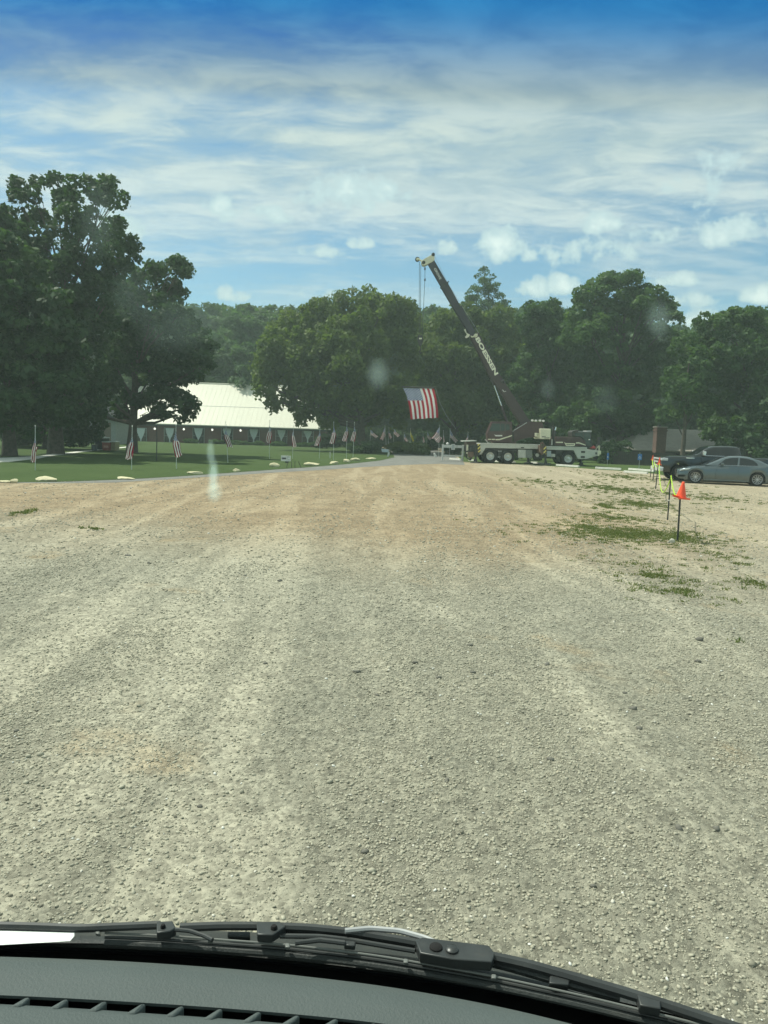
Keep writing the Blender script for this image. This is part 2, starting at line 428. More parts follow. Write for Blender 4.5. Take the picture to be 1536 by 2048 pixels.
tone = np.clip(rng.normal(.5,.2,len(P)),0,.97); tone[rng.random(len(P))<.006] = 1.0; tone[rng.random(len(P))<.02] = 0.02
o = put('loose_gravel', scatter_stones('loose_gravel', P, S, tone, rng))
tag(o, 'loose pale grey gravel scattered over the lot', 'gravel', kind='stuff')

# single dark stones lying on the lot (photo pixel, width in px)
MT['darkstone'] = mat('dark_stone', (.15,.145,.12), .9, vary=.35, vscale=30)
ds = [(713,1341,20),(755,1389,15),(877,1353,18),(830,1323,20),(940,1288,18),(1101,1516,26),(893,1559,20),(1357,1653,28),(1398,1277,26),
      (1265,1415,20),(1250,1384,16),(1050,1456,16),(1278,1455,18),(1394,1320,24),(787,1674,20),(731,1700,30),(257,1109,16),(298,1125,14),
      (559,1160,16),(490,1150,12),(530,1325,16),(33,1460,16),(1433,1655,24),(945,1343,18),(1094,1326,20),(1185,1770,22),(770,1245,12),(292,1165,8),(315,1296,10),(400,1611,18)]
for i, (u, v, w) in enumerate(ds):
    p = gp(u, v + w*.15); dd = (p - CAM).length; r = w / F * dd * .36
    me = scatter_stones('dark_stone', np.zeros((1,2)), np.array([r]), np.zeros(1), np.random.default_rng(100+i), flat=.5, sink=.15)
    me.materials.clear(); me.materials.append(MT['darkstone'])
    o = put('dark_stone', me); o.location = p
    tag(o, 'dark fist-sized stone lying loose on the pale gravel lot', 'stone', 'dark stones lying in the gravel')

# ---------------------------------------------------------------- weeds in the lot
def leaf_mat(name, dark, mid_, light, trans=.35, rough=.6):
    M = bpy.data.materials.new(name); M.use_nodes = True
    k = NT(M.node_tree); k.n.clear()
    a = k.node('ShaderNodeAttribute', attribute_name='tone').outputs['Fac']
    col = k.ramp(a, [(0, dark), (.5, mid_), (1, light)])
    d = k.node('ShaderNodeBsdfPrincipled', inp={'Base Color': col, 'Roughness': rough, 'Specular IOR Level': .25})
    t = k.node('ShaderNodeBsdfTranslucent', inp={'Color': k.mul(col, (1.25, 1.35, .6))})
    mx = k.node('ShaderNodeMixShader', inp={0: trans}); k.l.new(d.outputs[0], mx.inputs[1]); k.l.new(t.outputs[0], mx.inputs[2])
    k.l.new(mx.outputs[0], k.node('ShaderNodeOutputMaterial').inputs[0])
    return M
MT['weed'] = leaf_mat('weed_blades', (.095,.135,.04), (.13,.165,.055), (.23,.24,.10), .3)
def blades(name, xy, h, rng, width=.012, spread=.6):
    n = len(xy); a = rng.uniform(0, 2*np.pi, n); b = rng.uniform(0, 2*np.pi, n)
    hh = h*rng.uniform(.5,1.2,n); w = width*rng.uniform(.6,1.4,n)
    base = np.stack([xy[:,0], xy[:,1], np.zeros(n)], 1); d = np.stack([np.cos(a), np.sin(a), 0*a], 1)*w[:,None]
    tip = base + np.stack([np.cos(b)*hh*spread, np.sin(b)*hh*spread, hh], 1)
    V = np.stack([base-d, base+d, tip], 1).reshape(-1,3)
    return np_mesh(name, V, 3, np.arange(len(V)), [MT['weed']], tone=np.repeat(rng.random(n), 3))
def patch(name, ell, dens, h, seed, label, width=.012):
    rng = np.random.default_rng(seed); out = []; hs = []
    for (u0, u1, v0, v1, d) in ell:                       # photo pixel box of an elliptical patch
        a = gp(u0, (v0+v1)/2); b = gp(u1, (v0+v1)/2); c = gp((u0+u1)/2, v0); e = gp((u0+u1)/2, v1)
        cx, cy = (a.x+b.x)/2, (c.y+e.y)/2; rx, ry = (b.x-a.x)/2, (c.y-e.y)/2
        n = int(dens*d*math.pi*rx*ry/18); t = rng.uniform(0,2*np.pi,n); q = np.abs(rng.normal(0,.62,n)) + .04
        ctr = np.stack([cx+rx*q*np.cos(t), cy+ry*q*np.sin(t)], 1)
        cc = np.repeat(ctr, 18, 0) + rng.normal(0,.045,(n*18,2))
        out.append(cc); hs.append(np.repeat(h*rng.uniform(.35,1.3,n), 18))
    xy = np.concatenate(out); hh = np.concatenate(hs)
    o = put(name, blades(name, xy, hh, rng, width)); return tag(o, label, 'weeds', kind='stuff')
patch('weed_patch', [(1080,1430,1052,1092,1.0),(1160,1300,1024,1050,.55),(1210,1350,998,1022,.6),(1120,1240,1040,1072,.6),(1300,1420,1060,1090,.8)], 1300, .034, 3, 'low green weeds growing around the cone post', .010)
patch('sparse_weeds', [(1210,1450,1110,1210,.22),(1280,1440,1160,1205,.35),(1480,1560,1140,1200,.4),(1380,1500,1090,1130,.10),(1440,1536,1110,1150,.12)], 1500, .035, 4, 'sparse low weeds in pale gravel nearer the van', .010)
patch('distant_weeds', [(1150,1340,965,1000,.14),(1000,1160,955,975,.06),(1330,1530,985,1010,.07),(1180,1250,1000,1030,.12),(20,70,1018,1034,.5),(150,215,1055,1060,.6),(1180,1330,945,965,.08)], 1200, .045, 5, 'thin grass tufts across the tan far part of the lot', .018)
# ---------------------------------------------------------------- trees
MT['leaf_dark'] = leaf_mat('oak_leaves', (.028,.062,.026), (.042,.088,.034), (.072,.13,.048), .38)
MT['leaf_mid'] = leaf_mat('mixed_leaves', (.044,.092,.032), (.066,.13,.042), (.105,.175,.055), .42)
MT['leaf_light'] = leaf_mat('locust_leaves', (.066,.105,.027), (.098,.145,.037), (.15,.20,.055), .44)
MT['leaf_far'] = leaf_mat('far_leaves', (.046,.095,.040), (.066,.13,.052), (.10,.17,.07), .42)

def unit(v): return v / np.maximum(np.linalg.norm(v, axis=-1, keepdims=True), 1e-9)
def crown(name, lobes, material, leaf=.16, dens=1.5, rc=.75, seed=1, droop=0.0, fill=.35, keep=1.0, narrow=.62, parent=None):
    """lobes: (x,y,z, rx,ry,rz) in metres; many leaf-sized faces gathered in clumps on and inside each lobe"""
    rng = np.random.default_rng(seed); Vs = []; Ts = []
    for (x, y, z, rx, ry, rz) in lobes:
        area = 4*math.pi*((rx*rz)**1.6*1/3 + (rx*ry)**1.6/3 + (ry*rz)**1.6/3)**(1/1.6)
        nc = max(5, int(area / (math.pi*rc*rc) * 1.15 * keep))
        d = unit(rng.normal(size=(nc*2, 3)))
        d = d[(d[:,2] > -.55) | (rng.random(len(d)) < .45)][:nc]; nc = len(d)
        rad = rng.uniform(.72, 1.10, nc) * (1 + .14*np.sin(d[:,0]*5+seed)*np.cos(d[:,2]*6+x))
        if fill > 0:
            inner = rng.random(nc) < fill*.5; rad[inner] *= rng.uniform(.3,.8,inner.sum())
        c = np.array([x,y,z]) + d*np.array([rx,ry,rz])*rad[:,None]
        r = rc*rng.uniform(.5,1.35,nc)
        la = 2*leaf*leaf*narrow
        nl = np.maximum(6, (dens*4*math.pi*r*r*.55/la)).astype(int)
        idx = np.repeat(np.arange(nc), nl); N = len(idx)
        e = unit(rng.normal(size=(N,3)) + d[idx]*.35 + np.array([0,0,.35]))
        rr = rng.uniform(.35,1.0,N)**.6
        off = e*(r[idx]*rr)[:,None]; off[:,2] *= .72
        if droop: off[:,2] -= droop*rng.random(N)**1.5*r[idx]*1.6
        p = c[idx] + off
        nrm = unit(e*.55 + rng.normal(size=(N,3))*.55 + np.array([0,0,.35]))
        a = unit(np.cross(nrm, rng.normal(size=(N,3))))
        if droop: a = unit(a + np.array([0,0,-1.0])*droop); 
        b = unit(np.cross(nrm, a))
        s = leaf*rng.uniform(.6,1.35,N)[:,None]
        Vs.append(np.stack([p-a*s, p-b*s*narrow, p+a*s, p+b*s*narrow], 1).reshape(-1,3))
        ct = rng.normal(.45,.20,nc)
        Ts.append(np.repeat(np.clip(ct[idx]+rng.normal(0,.13,N),0,1), 4))
    V = np.concatenate(Vs); T = np.concatenate(Ts)
    me = np_mesh(name, V, 4, np.arange(len(V)), [material], tone=T)
    return put(name, me, parent)

NLEAF = 0
def tree(name, label, lobes, base, D, material, trunk_r=.28, seed=1, leaf=.16, dens=1.5, rc=.75, group=None, droop=0.0, limbs=True, keep=1.0, fork=.45, depth=1.0, fill=.35, lean=0):
    """lobes: (u, v, ru, rv[, dy]) photo pixels at the tree's own distance D, made into real metres round its trunk"""
    rr = random.Random(seed); bp = py(*base, D); bp.z = 0
    t = thing(name, label, 'tree', bp, 0, group)
    L = []
    for lb in lobes:
        u, v, ru, rv = lb[:4]; dy = lb[4] if len(lb) > 4 else rr.uniform(-1.6, 1.6)*depth
        c = py(u, v, D+dy) - bp; s = (D+dy)/F
        rx, rz = ru*s, rv*s; L.append((c.x, c.y, c.z, rx, (rx+rz)*.5*rr.uniform(.85,1.1), rz))
    crown('crown', L, material, leaf, dens, rc, seed, droop, fill, keep, parent=t)
    top = max(l[2] for l in L); mb = MB()
    cxm = sum(l[0] for l in L)/len(L); h = top*.9
    path = []; n = 9
    for i in range(n):
        f = i/(n-1); path.append((cxm*f*f*.6 + .25*math.sin(f*5+seed)*f + lean*f, .3*math.sin(f*4+seed*2)*f, h*f - .1*(i==0)))
    rad = [trunk_r*(1.35 if i == 0 else 1.0)*(1-.85*i/(n-1)) for i in range(n)]
    mb.tube(path, rad, 9)
    if limbs:
        for l in sorted(L, key=lambda q: -q[3])[:26]:
            f = max(.18, min(.85, (l[2]/h)*fork*1.6 - .08)); q = f*(n-1); i0 = min(int(q), n-2); w = q-i0
            a = Vector(path[i0]).lerp(Vector(path[i0+1]), w); e = Vector(l[:3])
            r0 = trunk_r*(1-.85*f)*.55; mid = a.lerp(e, .5) + Vector((rr.uniform(-.3,.3), rr.uniform(-.3,.3), -.25+rr.uniform(-.2,.5)))
            mb.tube([a, mid, e], [r0, r0*.6, r0*.25], 6)
            for _ in range(3):
                dd = Vector((rr.uniform(-1,1)*l[3], rr.uniform(-1,1)*l[4], rr.uniform(-.4,1)*l[5]))*.6
                s_ = mid.lerp(e, rr.uniform(.2,1)); mb.tube([s_, s_+dd*.5+Vector((0,0,.1)), e+dd], [r0*.35, r0*.22, .012], 5)
    mb.build('trunk', MT['bark'], t, 60)
    return t

# 1 dark mass at the far left
tree('oak_tree', 'dense dark oak at the left edge, lower than the airy tall oak beside it', [(-60,560,90,120),(20,560,60,80,-1),(-20,470,50,45,2),(60,640,70,80,-2),(-60,700,90,90),(20,760,70,70,-2.5),(90,740,60,70,-2),(-10,820,60,50,-1),(70,820,60,40,-1.5),(-5,425,18,22,2),(-50,640,70,90,-3),(120,690,45,60,0)],
     (20,925), 42, MT['leaf_dark'], .34, 11, leaf=.19, dens=1.1, rc=.7)
# 2 tall airy oak
tree('oak_tree', 'tallest oak on the left with open gaps in its high crown', [(60,375,28,22),(115,368,34,22),(160,375,0.1+18,18),(45,420,26,30),(75,450,30,28),(140,410,26,26),(150,440,28,24),(100,500,46,34),(50,490,36,36),(205,385,22,26),(222,372,12,10),(228,400,18,14),(198,425,26,26),
      (235,455,12,12),(215,480,30,24),(170,490,36,36),(255,490,14,12),(245,510,32,22),(210,530,40,28),(130,560,60,45),(180,590,55,50),(235,545,30,20),(110,640,60,60),(190,670,50,60),(60,560,45,45),(150,740,60,60),(80,720,60,60),(205,620,34,40),(130,810,60,40),(190,800,34,40)],
     (112,912), 47, MT['leaf_dark'], .42, 12, leaf=.15, dens=.9, rc=.5, keep=.85, depth=1.8, fill=.1)
# 3 oak in front of the white roof
tree('oak_tree', 'spreading oak standing in front of the left end of the white roof', [(345,530,26,13),(320,540,20,14),(285,545,26,18),(355,545,20,9),(300,580,46,32),(345,580,22,20),(255,590,32,34),(240,640,40,40),(300,640,54,44),(350,640,36,40),(270,700,55,45),(340,700,52,42),(390,690,34,38),(400,735,26,28),(230,720,40,40),(350,755,40,26),(300,755,40,26),(210,770,40,36),
      (250,800,20,20,1),(325,795,32,20,-1),(365,800,22,22,-.5),(375,815,14,18,-.5),(305,828,16,9,.5),(350,832,24,10,-.5),(240,830,12,8,1),(185,815,26,22,.5),(285,800,12,8)],
     (264,903), 53, MT['leaf_dark'], .34, 13, leaf=.165, dens=1.0, rc=.55, depth=1.3, fill=.25)
# 4 small trees and understorey on the left
tree('shade_tree', 'leafy tree with low-hanging crown left of the grey shed', [(150,800,50,50),(110,830,44,40),(175,850,24,26),(130,770,60,50),(70,850,44,24),(20,840,40,30),(140,862,36,18),(60,868,50,18)], (95,915), 56, MT['leaf_dark'], .35, 14, leaf=.17, dens=1.2, rc=.8)
# 5 big drooping locust in the middle
tree('locust_tree', 'broad rounded locust with drooping branches over the white roof end', [(700,620,70,36),(770,612,46,26),(640,640,60,36),(590,660,44,34),(800,640,30,40),(560,700,40,36),(545,740,30,30,-1.5),(620,710,60,46),(700,690,70,56),(780,700,50,56),(680,760,70,50),(760,770,60,50),(600,760,46,36,-2),
      (535,775,20,28,-2.5),(542,800,8,18,-2.5),(588,795,14,30,-2),(600,815,10,20,-2),(625,800,26,34,-2),(645,828,24,24,-1.5),(700,816,50,30),(760,820,50,28),(800,795,30,44),(640,690,40,30,-3),(720,650,50,30,-3),(690,720,50,30,-4)],
     (722,905), 76, MT['leaf_light'], .45, 15, leaf=.22, dens=1.0, rc=.85, droop=.55, depth=1.7)
# 6 trees behind the flag
tree('locust_tree', 'yellow-green locust behind the crane boom and the hanging flag', [(880,660,46,34),(930,650,50,36),(980,640,44,34),(850,700,44,40),(910,720,60,50),(975,710,60,46),(1030,730,40,40,-2),(1045,760,28,26,-2),(870,770,60,50),(940,790,60,50),(1010,790,50,46),(860,812,50,28),(930,824,60,24),(1000,825,50,28),(1005,670,26,24)],
     (905,905), 84, MT['leaf_light'], .38, 16, leaf=.24, dens=1.0, rc=.9, droop=.35, depth=1.6)
tree('pine_tree', 'pointed pale conifer rising behind the crane boom', [(968,541,7,10),(966,556,17,10),(970,572,28,12),(966,590,40,14),(970,608,46,14),(972,626,50,16),(972,645,54,18),(970,670,54,24)],
     (968,905), 98, MT['leaf_far'], .3, 17, leaf=.13, dens=.55, rc=.55, fork=.6, depth=.3, keep=.8)
# 7 group right of the boom
tree('hickory_tree', 'mid-height leafy tree just right of the crane boom', [(1070,628,26,18),(1060,650,20,16),(1110,622,28,20),(1085,660,34,26),(1130,650,34,30),(1090,710,50,46),(1060,770,50,50),(1120,780,50,50),(1080,840,60,36),(1140,720,30,40)],
     (1090,905), 78, MT['leaf_mid'], .34, 18, leaf=.18, dens=1.25, rc=.75, depth=1.4)
tree('oak_tree', 'tall broad oak behind the front of the crane truck', [(1200,572,26,20),(1245,562,34,14),(1230,590,40,26),(1180,600,28,26),(1300,590,26,20),(1318,610,24,24),(1285,618,28,22),(1330,604,12,10),(1335,650,26,26),(1160,630,26,26),(1220,640,50,36),(1270,665,50,40),(1180,680,44,44),(1340,690,38,28),(1240,730,60,50),(1180,760,50,50),(1300,740,50,46),(1210,820,60,46),(1270,810,50,46),(1160,840,44,40),(1150,670,26,36),(1240,860,34,26),(1285,865,24,20)],
     (1238,918), 74, MT['leaf_mid'], .42, 19, leaf=.19, dens=1.1, rc=.7, depth=1.6, fill=.25)
tree('hickory_tree', 'slender tree with bare lower trunk in front of the grey-roofed building', [(1370,700,26,30),(1385,740,34,40),(1360,780,34,36),(1350,830,26,24),(1395,800,26,30)], (1364,914), 62, MT['leaf_mid'], .22, 20, leaf=.15, dens=1.0, rc=.6, depth=1, keep=.8)
tree('oak_tree', 'wide oak at the right edge over the black pickup', [(1420,650,30,22),(1455,650,34,22),(1500,640,40,24),(1545,640,40,30),(1410,690,34,34),(1470,700,50,44),(1540,710,60,50),(1430,760,46,46),(1500,780,60,50),(1570,780,50,60),(1450,830,40,36),(1530,850,60,34),(1480,870,40,24),(1400,720,22,30),(1440,860,34,22)],
     (1500,922), 66, MT['leaf_mid'], .4, 21, leaf=.17, dens=1.25, rc=.75, depth=1.5)
tree('oak_tree', 'short dark oak low behind the pickup bed at the right edge', [(1510,880,50,30),(1560,860,40,50),(1590,800,40,60),(1540,905,40,16)], (1560,928), 58, MT['leaf_dark'], .3, 23, leaf=.17, dens=1.2, rc=.7)
tree('hickory_tree', 'low tree between the flags and the crane cab', [(1000,820,40,30),(955,840,34,22),(1030,850,30,26)], (985,905), 97, MT['leaf_dark'], .3, 24, leaf=.2, dens=1.2, rc=.8)

# the wood behind: individual trees that share three crowns
protos = []
for q, (nm, ml, w) in enumerate([('leaf_far', 'leaf_far', 4.2), ('leaf_mid', 'leaf_mid', 3.8), ('leaf_far', 'leaf_far', 4.8)]):
    rr = random.Random(50+q); L = []
    for i in range(15):
        a = rr.uniform(0, 6.28); z = [1.6,2.4,3.6,5][i] if i < 4 else rr.uniform(4.0, 15.5); rad = w*math.sqrt(max(.05, 1-((z-8.5)/9)**2))*rr.uniform(.3,.75)
        s_ = rr.uniform(1.7, 2.9); L.append((rad*math.cos(a), rad*math.sin(a), z, s_, s_, s_*.85))
    L.append((0,0,16,2.2,2.2,1.8))
    t = thing('woodland_tree', 'leafy tree packed in the continuous wood behind the buildings', 'tree', (0,0,0), 0, 'trees of the wood behind')
    crown('crown', L, MT[ml], .30, 1.0, 1.15, 60+q, 0, .2, parent=t)
    mb = MB(); mb.tube([(0,0,-.1),(.1,0,5),(0,.2,10),(.1,.1,16)], [.34,.27,.18,.03], 8)
    for l in L: mb.tube([(0,0,l[2]*.6), (l[0]*.5,l[1]*.5,l[2]*.8), l[:3]], [.12,.08,.03], 5)
    mb.build('trunk', MT['bark'], t, 60); protos.append(t)
used = set(); rr = random.Random(5); nb = 0
def far_tree(u, D, h):
    global nb
    q = nb % 3; p = protos[q]
    o = p if q not in used else copy_tree(p)
    used.add(q); b = py(u, 880, D)
    o.location = (b.x, D, 0); s = h/17.6
    o.scale = (s*rr.uniform(.95,1.2), s*rr.uniform(.95,1.2), s); o.rotation_euler = (0,0,rr.uniform(0,6.28)); nb += 1
for (u, D, v) in [(-40,120,560),(40,118,600),(150,120,600),(230,122,640),(290,118,650),(345,122,618),(385,116,624),(430,124,622),(465,112,634),(500,126,625),(535,118,628),(575,124,632),(620,118,640),(680,122,640),
                  (740,118,640),(800,116,640),(835,124,632),(870,116,632),(905,122,640),(960,118,650),(1020,120,632),(1060,116,660),(1110,124,640),(1160,112,640),(1200,122,650),(1270,118,660),(1330,116,668),(1375,122,668),(1410,112,650),(1460,120,640),(1510,116,650),(1570,122,650),
                  (400,104,670),(470,102,690),(540,104,700),(840,100,720),(1040,98,740),(1140,96,760),(1340,92,740),(1420,94,760),(1380,98,700),(60,96,700),(180,98,720),(300,100,720),(1300,100,790),(1480,96,780)]:
    hz = 866 + (u-768)*math.tan(ROLL); far_tree(u, D, (hz - v)/F*D + 2.0)

# shrubs
def shrub(label, u, v, D, wpx, hpx, material, seed, group=None, leaf=.08):
    b = gp(u, v) if D is None else py(u, v, D); b.z = 0; D = b.y
    w = wpx/F*D/2; h = hpx/F*D; rr = random.Random(seed)
    t = thing('shrub', label, 'shrub', b, 0, group)
    L = [(rr.uniform(-.5,.5)*w, rr.uniform(-.3,.3)*w, h*rr.uniform(.35,.6), w*.6, w*.45, h*.45) for _ in range(4)]
    crown('foliage', L, material, leaf, 1.1, min(.35, h*.35), seed, 0, .2, parent=t)
    mb = MB()
    for l in L: mb.tube([(0,0,-.05), (l[0]*.5, l[1]*.5, l[2]*.5), l[:3]], [.03,.02,.008], 5)
    mb.build('stem', MT['bark'], t)
shrub('rounded bright green shrub beyond the yellow flag at the end of the drive', 822, 901, 74, 90, 24, MT['leaf_light'], 31)
for i, (u, w) in enumerate([(385,40),(430,34),(480,44),(520,30),(560,40),(610,36)]):
    shrub('low flower bed shrub against the brick wall under the white roof', u, 891, 90.3, w, 8, MT['leaf_mid'], 40+i, 'shrubs along the brick wall', .07)
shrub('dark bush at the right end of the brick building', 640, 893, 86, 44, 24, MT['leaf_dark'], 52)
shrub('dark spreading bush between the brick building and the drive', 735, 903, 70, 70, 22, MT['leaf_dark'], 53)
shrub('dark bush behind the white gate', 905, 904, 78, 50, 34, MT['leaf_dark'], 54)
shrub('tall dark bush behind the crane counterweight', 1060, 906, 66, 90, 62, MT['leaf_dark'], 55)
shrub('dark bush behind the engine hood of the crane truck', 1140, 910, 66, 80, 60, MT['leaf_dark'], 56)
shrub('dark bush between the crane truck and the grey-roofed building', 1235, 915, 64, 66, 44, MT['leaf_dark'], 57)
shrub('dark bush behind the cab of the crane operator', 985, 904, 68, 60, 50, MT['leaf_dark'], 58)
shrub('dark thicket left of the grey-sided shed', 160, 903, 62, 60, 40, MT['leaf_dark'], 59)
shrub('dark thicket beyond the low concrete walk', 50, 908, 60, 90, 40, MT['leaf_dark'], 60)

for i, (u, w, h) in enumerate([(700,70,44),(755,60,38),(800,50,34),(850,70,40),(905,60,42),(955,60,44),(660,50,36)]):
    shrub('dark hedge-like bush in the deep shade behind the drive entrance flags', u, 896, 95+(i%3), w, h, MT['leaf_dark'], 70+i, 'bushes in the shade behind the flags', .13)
# ---------------------------------------------------------------- the van we sit in
van = thing('van', 'dark dashboard, wipers and tinted windshield of the vehicle the view is from', 'van', (0, .3, 0))
def vo(mb, name, m_, parent=None, smooth=40):
    o = mb.build(name, m_, parent or van, smooth)
    par = parent or van
    o.matrix_parent_inverse = Matrix.Translation((0,-.3,0)) if par is van else Matrix()
    return o
MT['dash'] = mat('dashboard_vinyl', (.068,.085,.083), .62, vary=.10, vscale=3, bump=.25, bscale=420, spec=.35)
MT['cowl'] = mat('cowl_plastic', (.026,.031,.030), .6, vary=.25, vscale=9, bump=.2, bscale=200, dirt=(14,.35,(.10,.097,.08)))
MT['wiper'] = mat('wiper_metal', (.045,.05,.05), .38, .3, vary=.2, vscale=20, dirt=(30,.25,(.12,.115,.10)))
MT['rubber_edge'] = mat('rubber_edge', (.15,.16,.15), .35, vary=.1)
MT['void'] = mat('dark_gap', (.006,.006,.006), .9, vary=0)
def zc(z0, pts): return [gp(u, v, z0) for u, v in pts]
def interp(pts, n):
    us = np.linspace(pts[0][0], pts[-1][0], n); P_ = np.array(pts, float)
    # smooth curve through the points
    from_x = P_[:,0]; out = []
    for u in us:
        out.append((u, float(np.interp(u, from_x, P_[:,1]))))
    v = np.array([o_[1] for o_ in out]); kk = max(3, n//14) | 1
    pad = np.concatenate([[2*v[0]-v[i] for i in range(kk//2,0,-1)], v, [2*v[-1]-v[-1-i] for i in range(1,kk//2+1)]])
    v = np.convolve(pad, np.ones(kk)/kk, 'valid')
    return list(zip(us, v))
def ribbon(name, m_, rows, n=90, parent=None):      # rows: list of (pixel polyline, depth plane function z)
    mb = MB(); R_ = []
    for pts, z0 in rows: R_.append(zc(z0, interp(pts, n)))
    def fn(a, b):
        return R_[int(round(b*(len(R_)-1)))][int(round(a*(n-1)))]
    mb.grid(fn, n-1, len(R_)-1)
    return vo(mb, name, m_, parent)
def ext(pts, du=500):   # continue a polyline past both sides of the frame
    (a0,b0),(a1,b1) = pts[0], pts[1]; (c0,d0),(c1,d1) = pts[-2], pts[-1]
    return [(a0-du, b0-(b1-b0)/(a1-a0)*du*.8)] + pts + [(c1+du, d1+(d1-d0)/(c1-c0)*du*1.25)]
# dashboard: front lip, slot edges and rear part
lipf = ext([(0,1913),(250,1922),(500,1940),(768,1971),(1000,2012),(1200,2062),(1536,2160)])
lip2 = ext([(0,1921),(250,1932),(500,1951),(768,1983),(1000,2024),(1200,2074),(1536,2172)])
s1 = ext([(0,1996),(150,2003),(300,2012),(450,2022),(600,2035),(768,2052),(1000,2090),(1536,2200)])
s2 = ext([(0,2008),(150,2016),(300,2027),(450,2037),(600,2049),(768,2067),(1000,2105),(1536,2216)])
dz = 1.50
off = lambda p, d: [(a, b+d) for a, b in p]
ribbon('dashboard', MT['dash'], [(off(lipf, 6), dz-.14), (off(lipf, 3), dz-.045), (lipf, dz-.012), (off(lipf,4), dz-.001), (lip2, dz+.003), (off(lip2,30), dz+.004), (off(s1,-6), dz), (s1, dz-.004)])
dash = van.children[-1]
ribbon('rear_pad', MT['dash'], [(off(s2, 3), dz-.05), (s2, dz-.002), (off(s2,8), dz+.002), (off(s2,140), dz), (off(s2,420), dz-.03)])
# demister slot: black channel with slanted ribs
ribbon('vent_channel', MT['void'], [(off(s1,-8), dz-.03), (off(s1,20), dz-.035), (off(s2,6), dz-.03)], parent=None)
chan = van.children[-1]
i1 = interp(s1, 400); i2 = interp(s2, 400)
def atu(ip, u): return float(np.interp(u, [a for a,_ in ip], [b for _,b in ip]))
for i in range(-6, 16):
    u = 26 + i*77
    a = gp(u+26, atu(i1, u+26)-6, dz+.0015); b = gp(u-8, atu(i2, u-8)+3, dz+.0015)
    a2 = gp(u+36, atu(i1, u+36)-6, dz+.0015); b2 = gp(u+12, atu(i2, u+12)+3, dz+.0015)
    mb = MB(); dn = Vector((0,0,-.035))
    mb.add([a, a2, b2, b, a+dn, a2+dn, b2+dn, b+dn], [(3,2,1,0),(4,5,6,7),(0,1,5,4),(1,2,6,5),(2,3,7,6),(3,0,4,7)])
    bevel(vo(mb, 'vent_rib', MT['dash']), .0022, 2)
# dark gap between dash and glass, then the cowl outside
cowl_in = ext([(0,1892),(200,1895),(400,1905),(600,1922),(768,1942),(960,1970),(1150,2008),(1300,2044),(1536,2110)])
glass_edge = ext([(0,1886),(200,1886),(400,1893),(600,1908),(768,1924),(960,1950),(1150,1984),(1300,2016),(1536,2078)])
seal = ext([(0,1872),(200,1873),(400,1880),(600,1892),(768,1909),(960,1934),(1150,1970),(1300,2002),(1536,2062)])
outer = ext([(0,1853),(150,1858),(320,1860),(500,1864),(700,1878),(870,1900),(990,1926),(1150,1962),(1320,2000),(1536,2064)])
ribbon('gap', MT['void'], [(off(cowl_in,-4), 1.36), (off(cowl_in,10), 1.33), (off(lip2,10), 1.34), (off(lip2,40), 1.36)])
ribbon('cowl', MT['cowl'], [(off(cowl_in,6), 1.345), (cowl_in, 1.372), (off(glass_edge, 2), 1.376), (glass_edge, 1.379), (off(seal,6), 1.380), (off(seal,-2), 1.376), (seal, 1.372), (off(outer,6), 1.36), (outer, 1.345), (off(outer,-1), 1.20), (off(outer,3), .9)])
# bright rubber edge of the glass
def line(name, m_, pts, r, z0, n=60, parent=None, seg=8):
    mb = MB(); mb.tube(zc(z0, interp(pts, n)), r, seg); return vo(mb, name, m_, parent)
mid_line = ext([(210,1866),(330,1871),(420,1878),(575,1889),(768,1913),(980,1951),(1160,1990),(1320,2029),(1400,2048)], 300)
line('glass_trim', MT['rubber_edge'], mid_line[1:], .0013, 1.395)
line('lower_trim', MT['wiper'], off(mid_line, 8)[1:], .002, 1.388)
line('lower_trim', MT['cowl'], off(mid_line, 20)[1:], .004, 1.384)
# wipers: two arms with pressed brackets
def bracket(pts, z0, th, m_, name='bracket', parent=None):
    top = zc(z0, pts); mb = MB(); n = len(top)
    dn = Vector((0,.003,-th)); vs = top + [p+dn for p in top]
    mb.add(vs, [tuple(range(n))[::-1], tuple(range(n, 2*n))] + [(i, (i+1)%n, (i+1)%n+n, i+n) for i in range(n)])
    return bevel(vo(mb, name, m_, parent), .0015, 2)
w1 = line('wiper_arm', MT['wiper'], [(360,1855),(440,1852),(520,1852),(620,1856),(700,1864),(800,1880),(870,1893)], .0052, 1.402)
line('wiper_arm', MT['wiper'], [(-300,1850),(-100,1850),(60,1853),(160,1857),(250,1853),(320,1850)], .005, 1.402)
line('wiper_arm', MT['galv'], [(690,1862),(740,1857),(800,1862),(850,1876),(890,1893),(930,1903)], .0034, 1.408)
line('wiper_arm', MT['wiper'], [(975,1912),(1050,1928),(1150,1956),(1250,1985),(1330,2010),(1536,2078),(1750,2160)], .0062, 1.400)
bracket([(313,1843),(345,1841),(352,1855),(340,1862),(313,1866)], 1.408, .012, MT['wiper'])
bracket([(513,1843),(560,1842),(572,1852),(545,1870),(514,1869)], 1.410, .012, MT['wiper'])
bracket([(830,1878),(845,1874),(978,1890),(990,1906),(984,1924),(905,1918),(840,1906)], 1.412, .014, MT['wiper'])
bracket([(1100,1950),(1140,1957),(1138,1970),(1098,1966)], 1.400, .01, MT['wiper'])
bracket([(1272,1980),(1322,1994),(1322,2018),(1280,2010)], 1.405, .012, MT['wiper'])
for (u,v,rr_,zz,mm) in [(872,1893,.0075,1.4135,'void'),(904,1897,.0075,1.4140,'wiper'),(548,1854,.004,1.412,'void'),(326,1852,.003,1.410,'void')]:
    mb = MB(); c = gp(u,v,zz); mb.lathe([(rr_*1.0,-.004),(rr_,.0),(rr_*.7,.002),(rr_*.1,.0022)], c, 'z', 16); vo(mb, 'bolt', MT[mm])
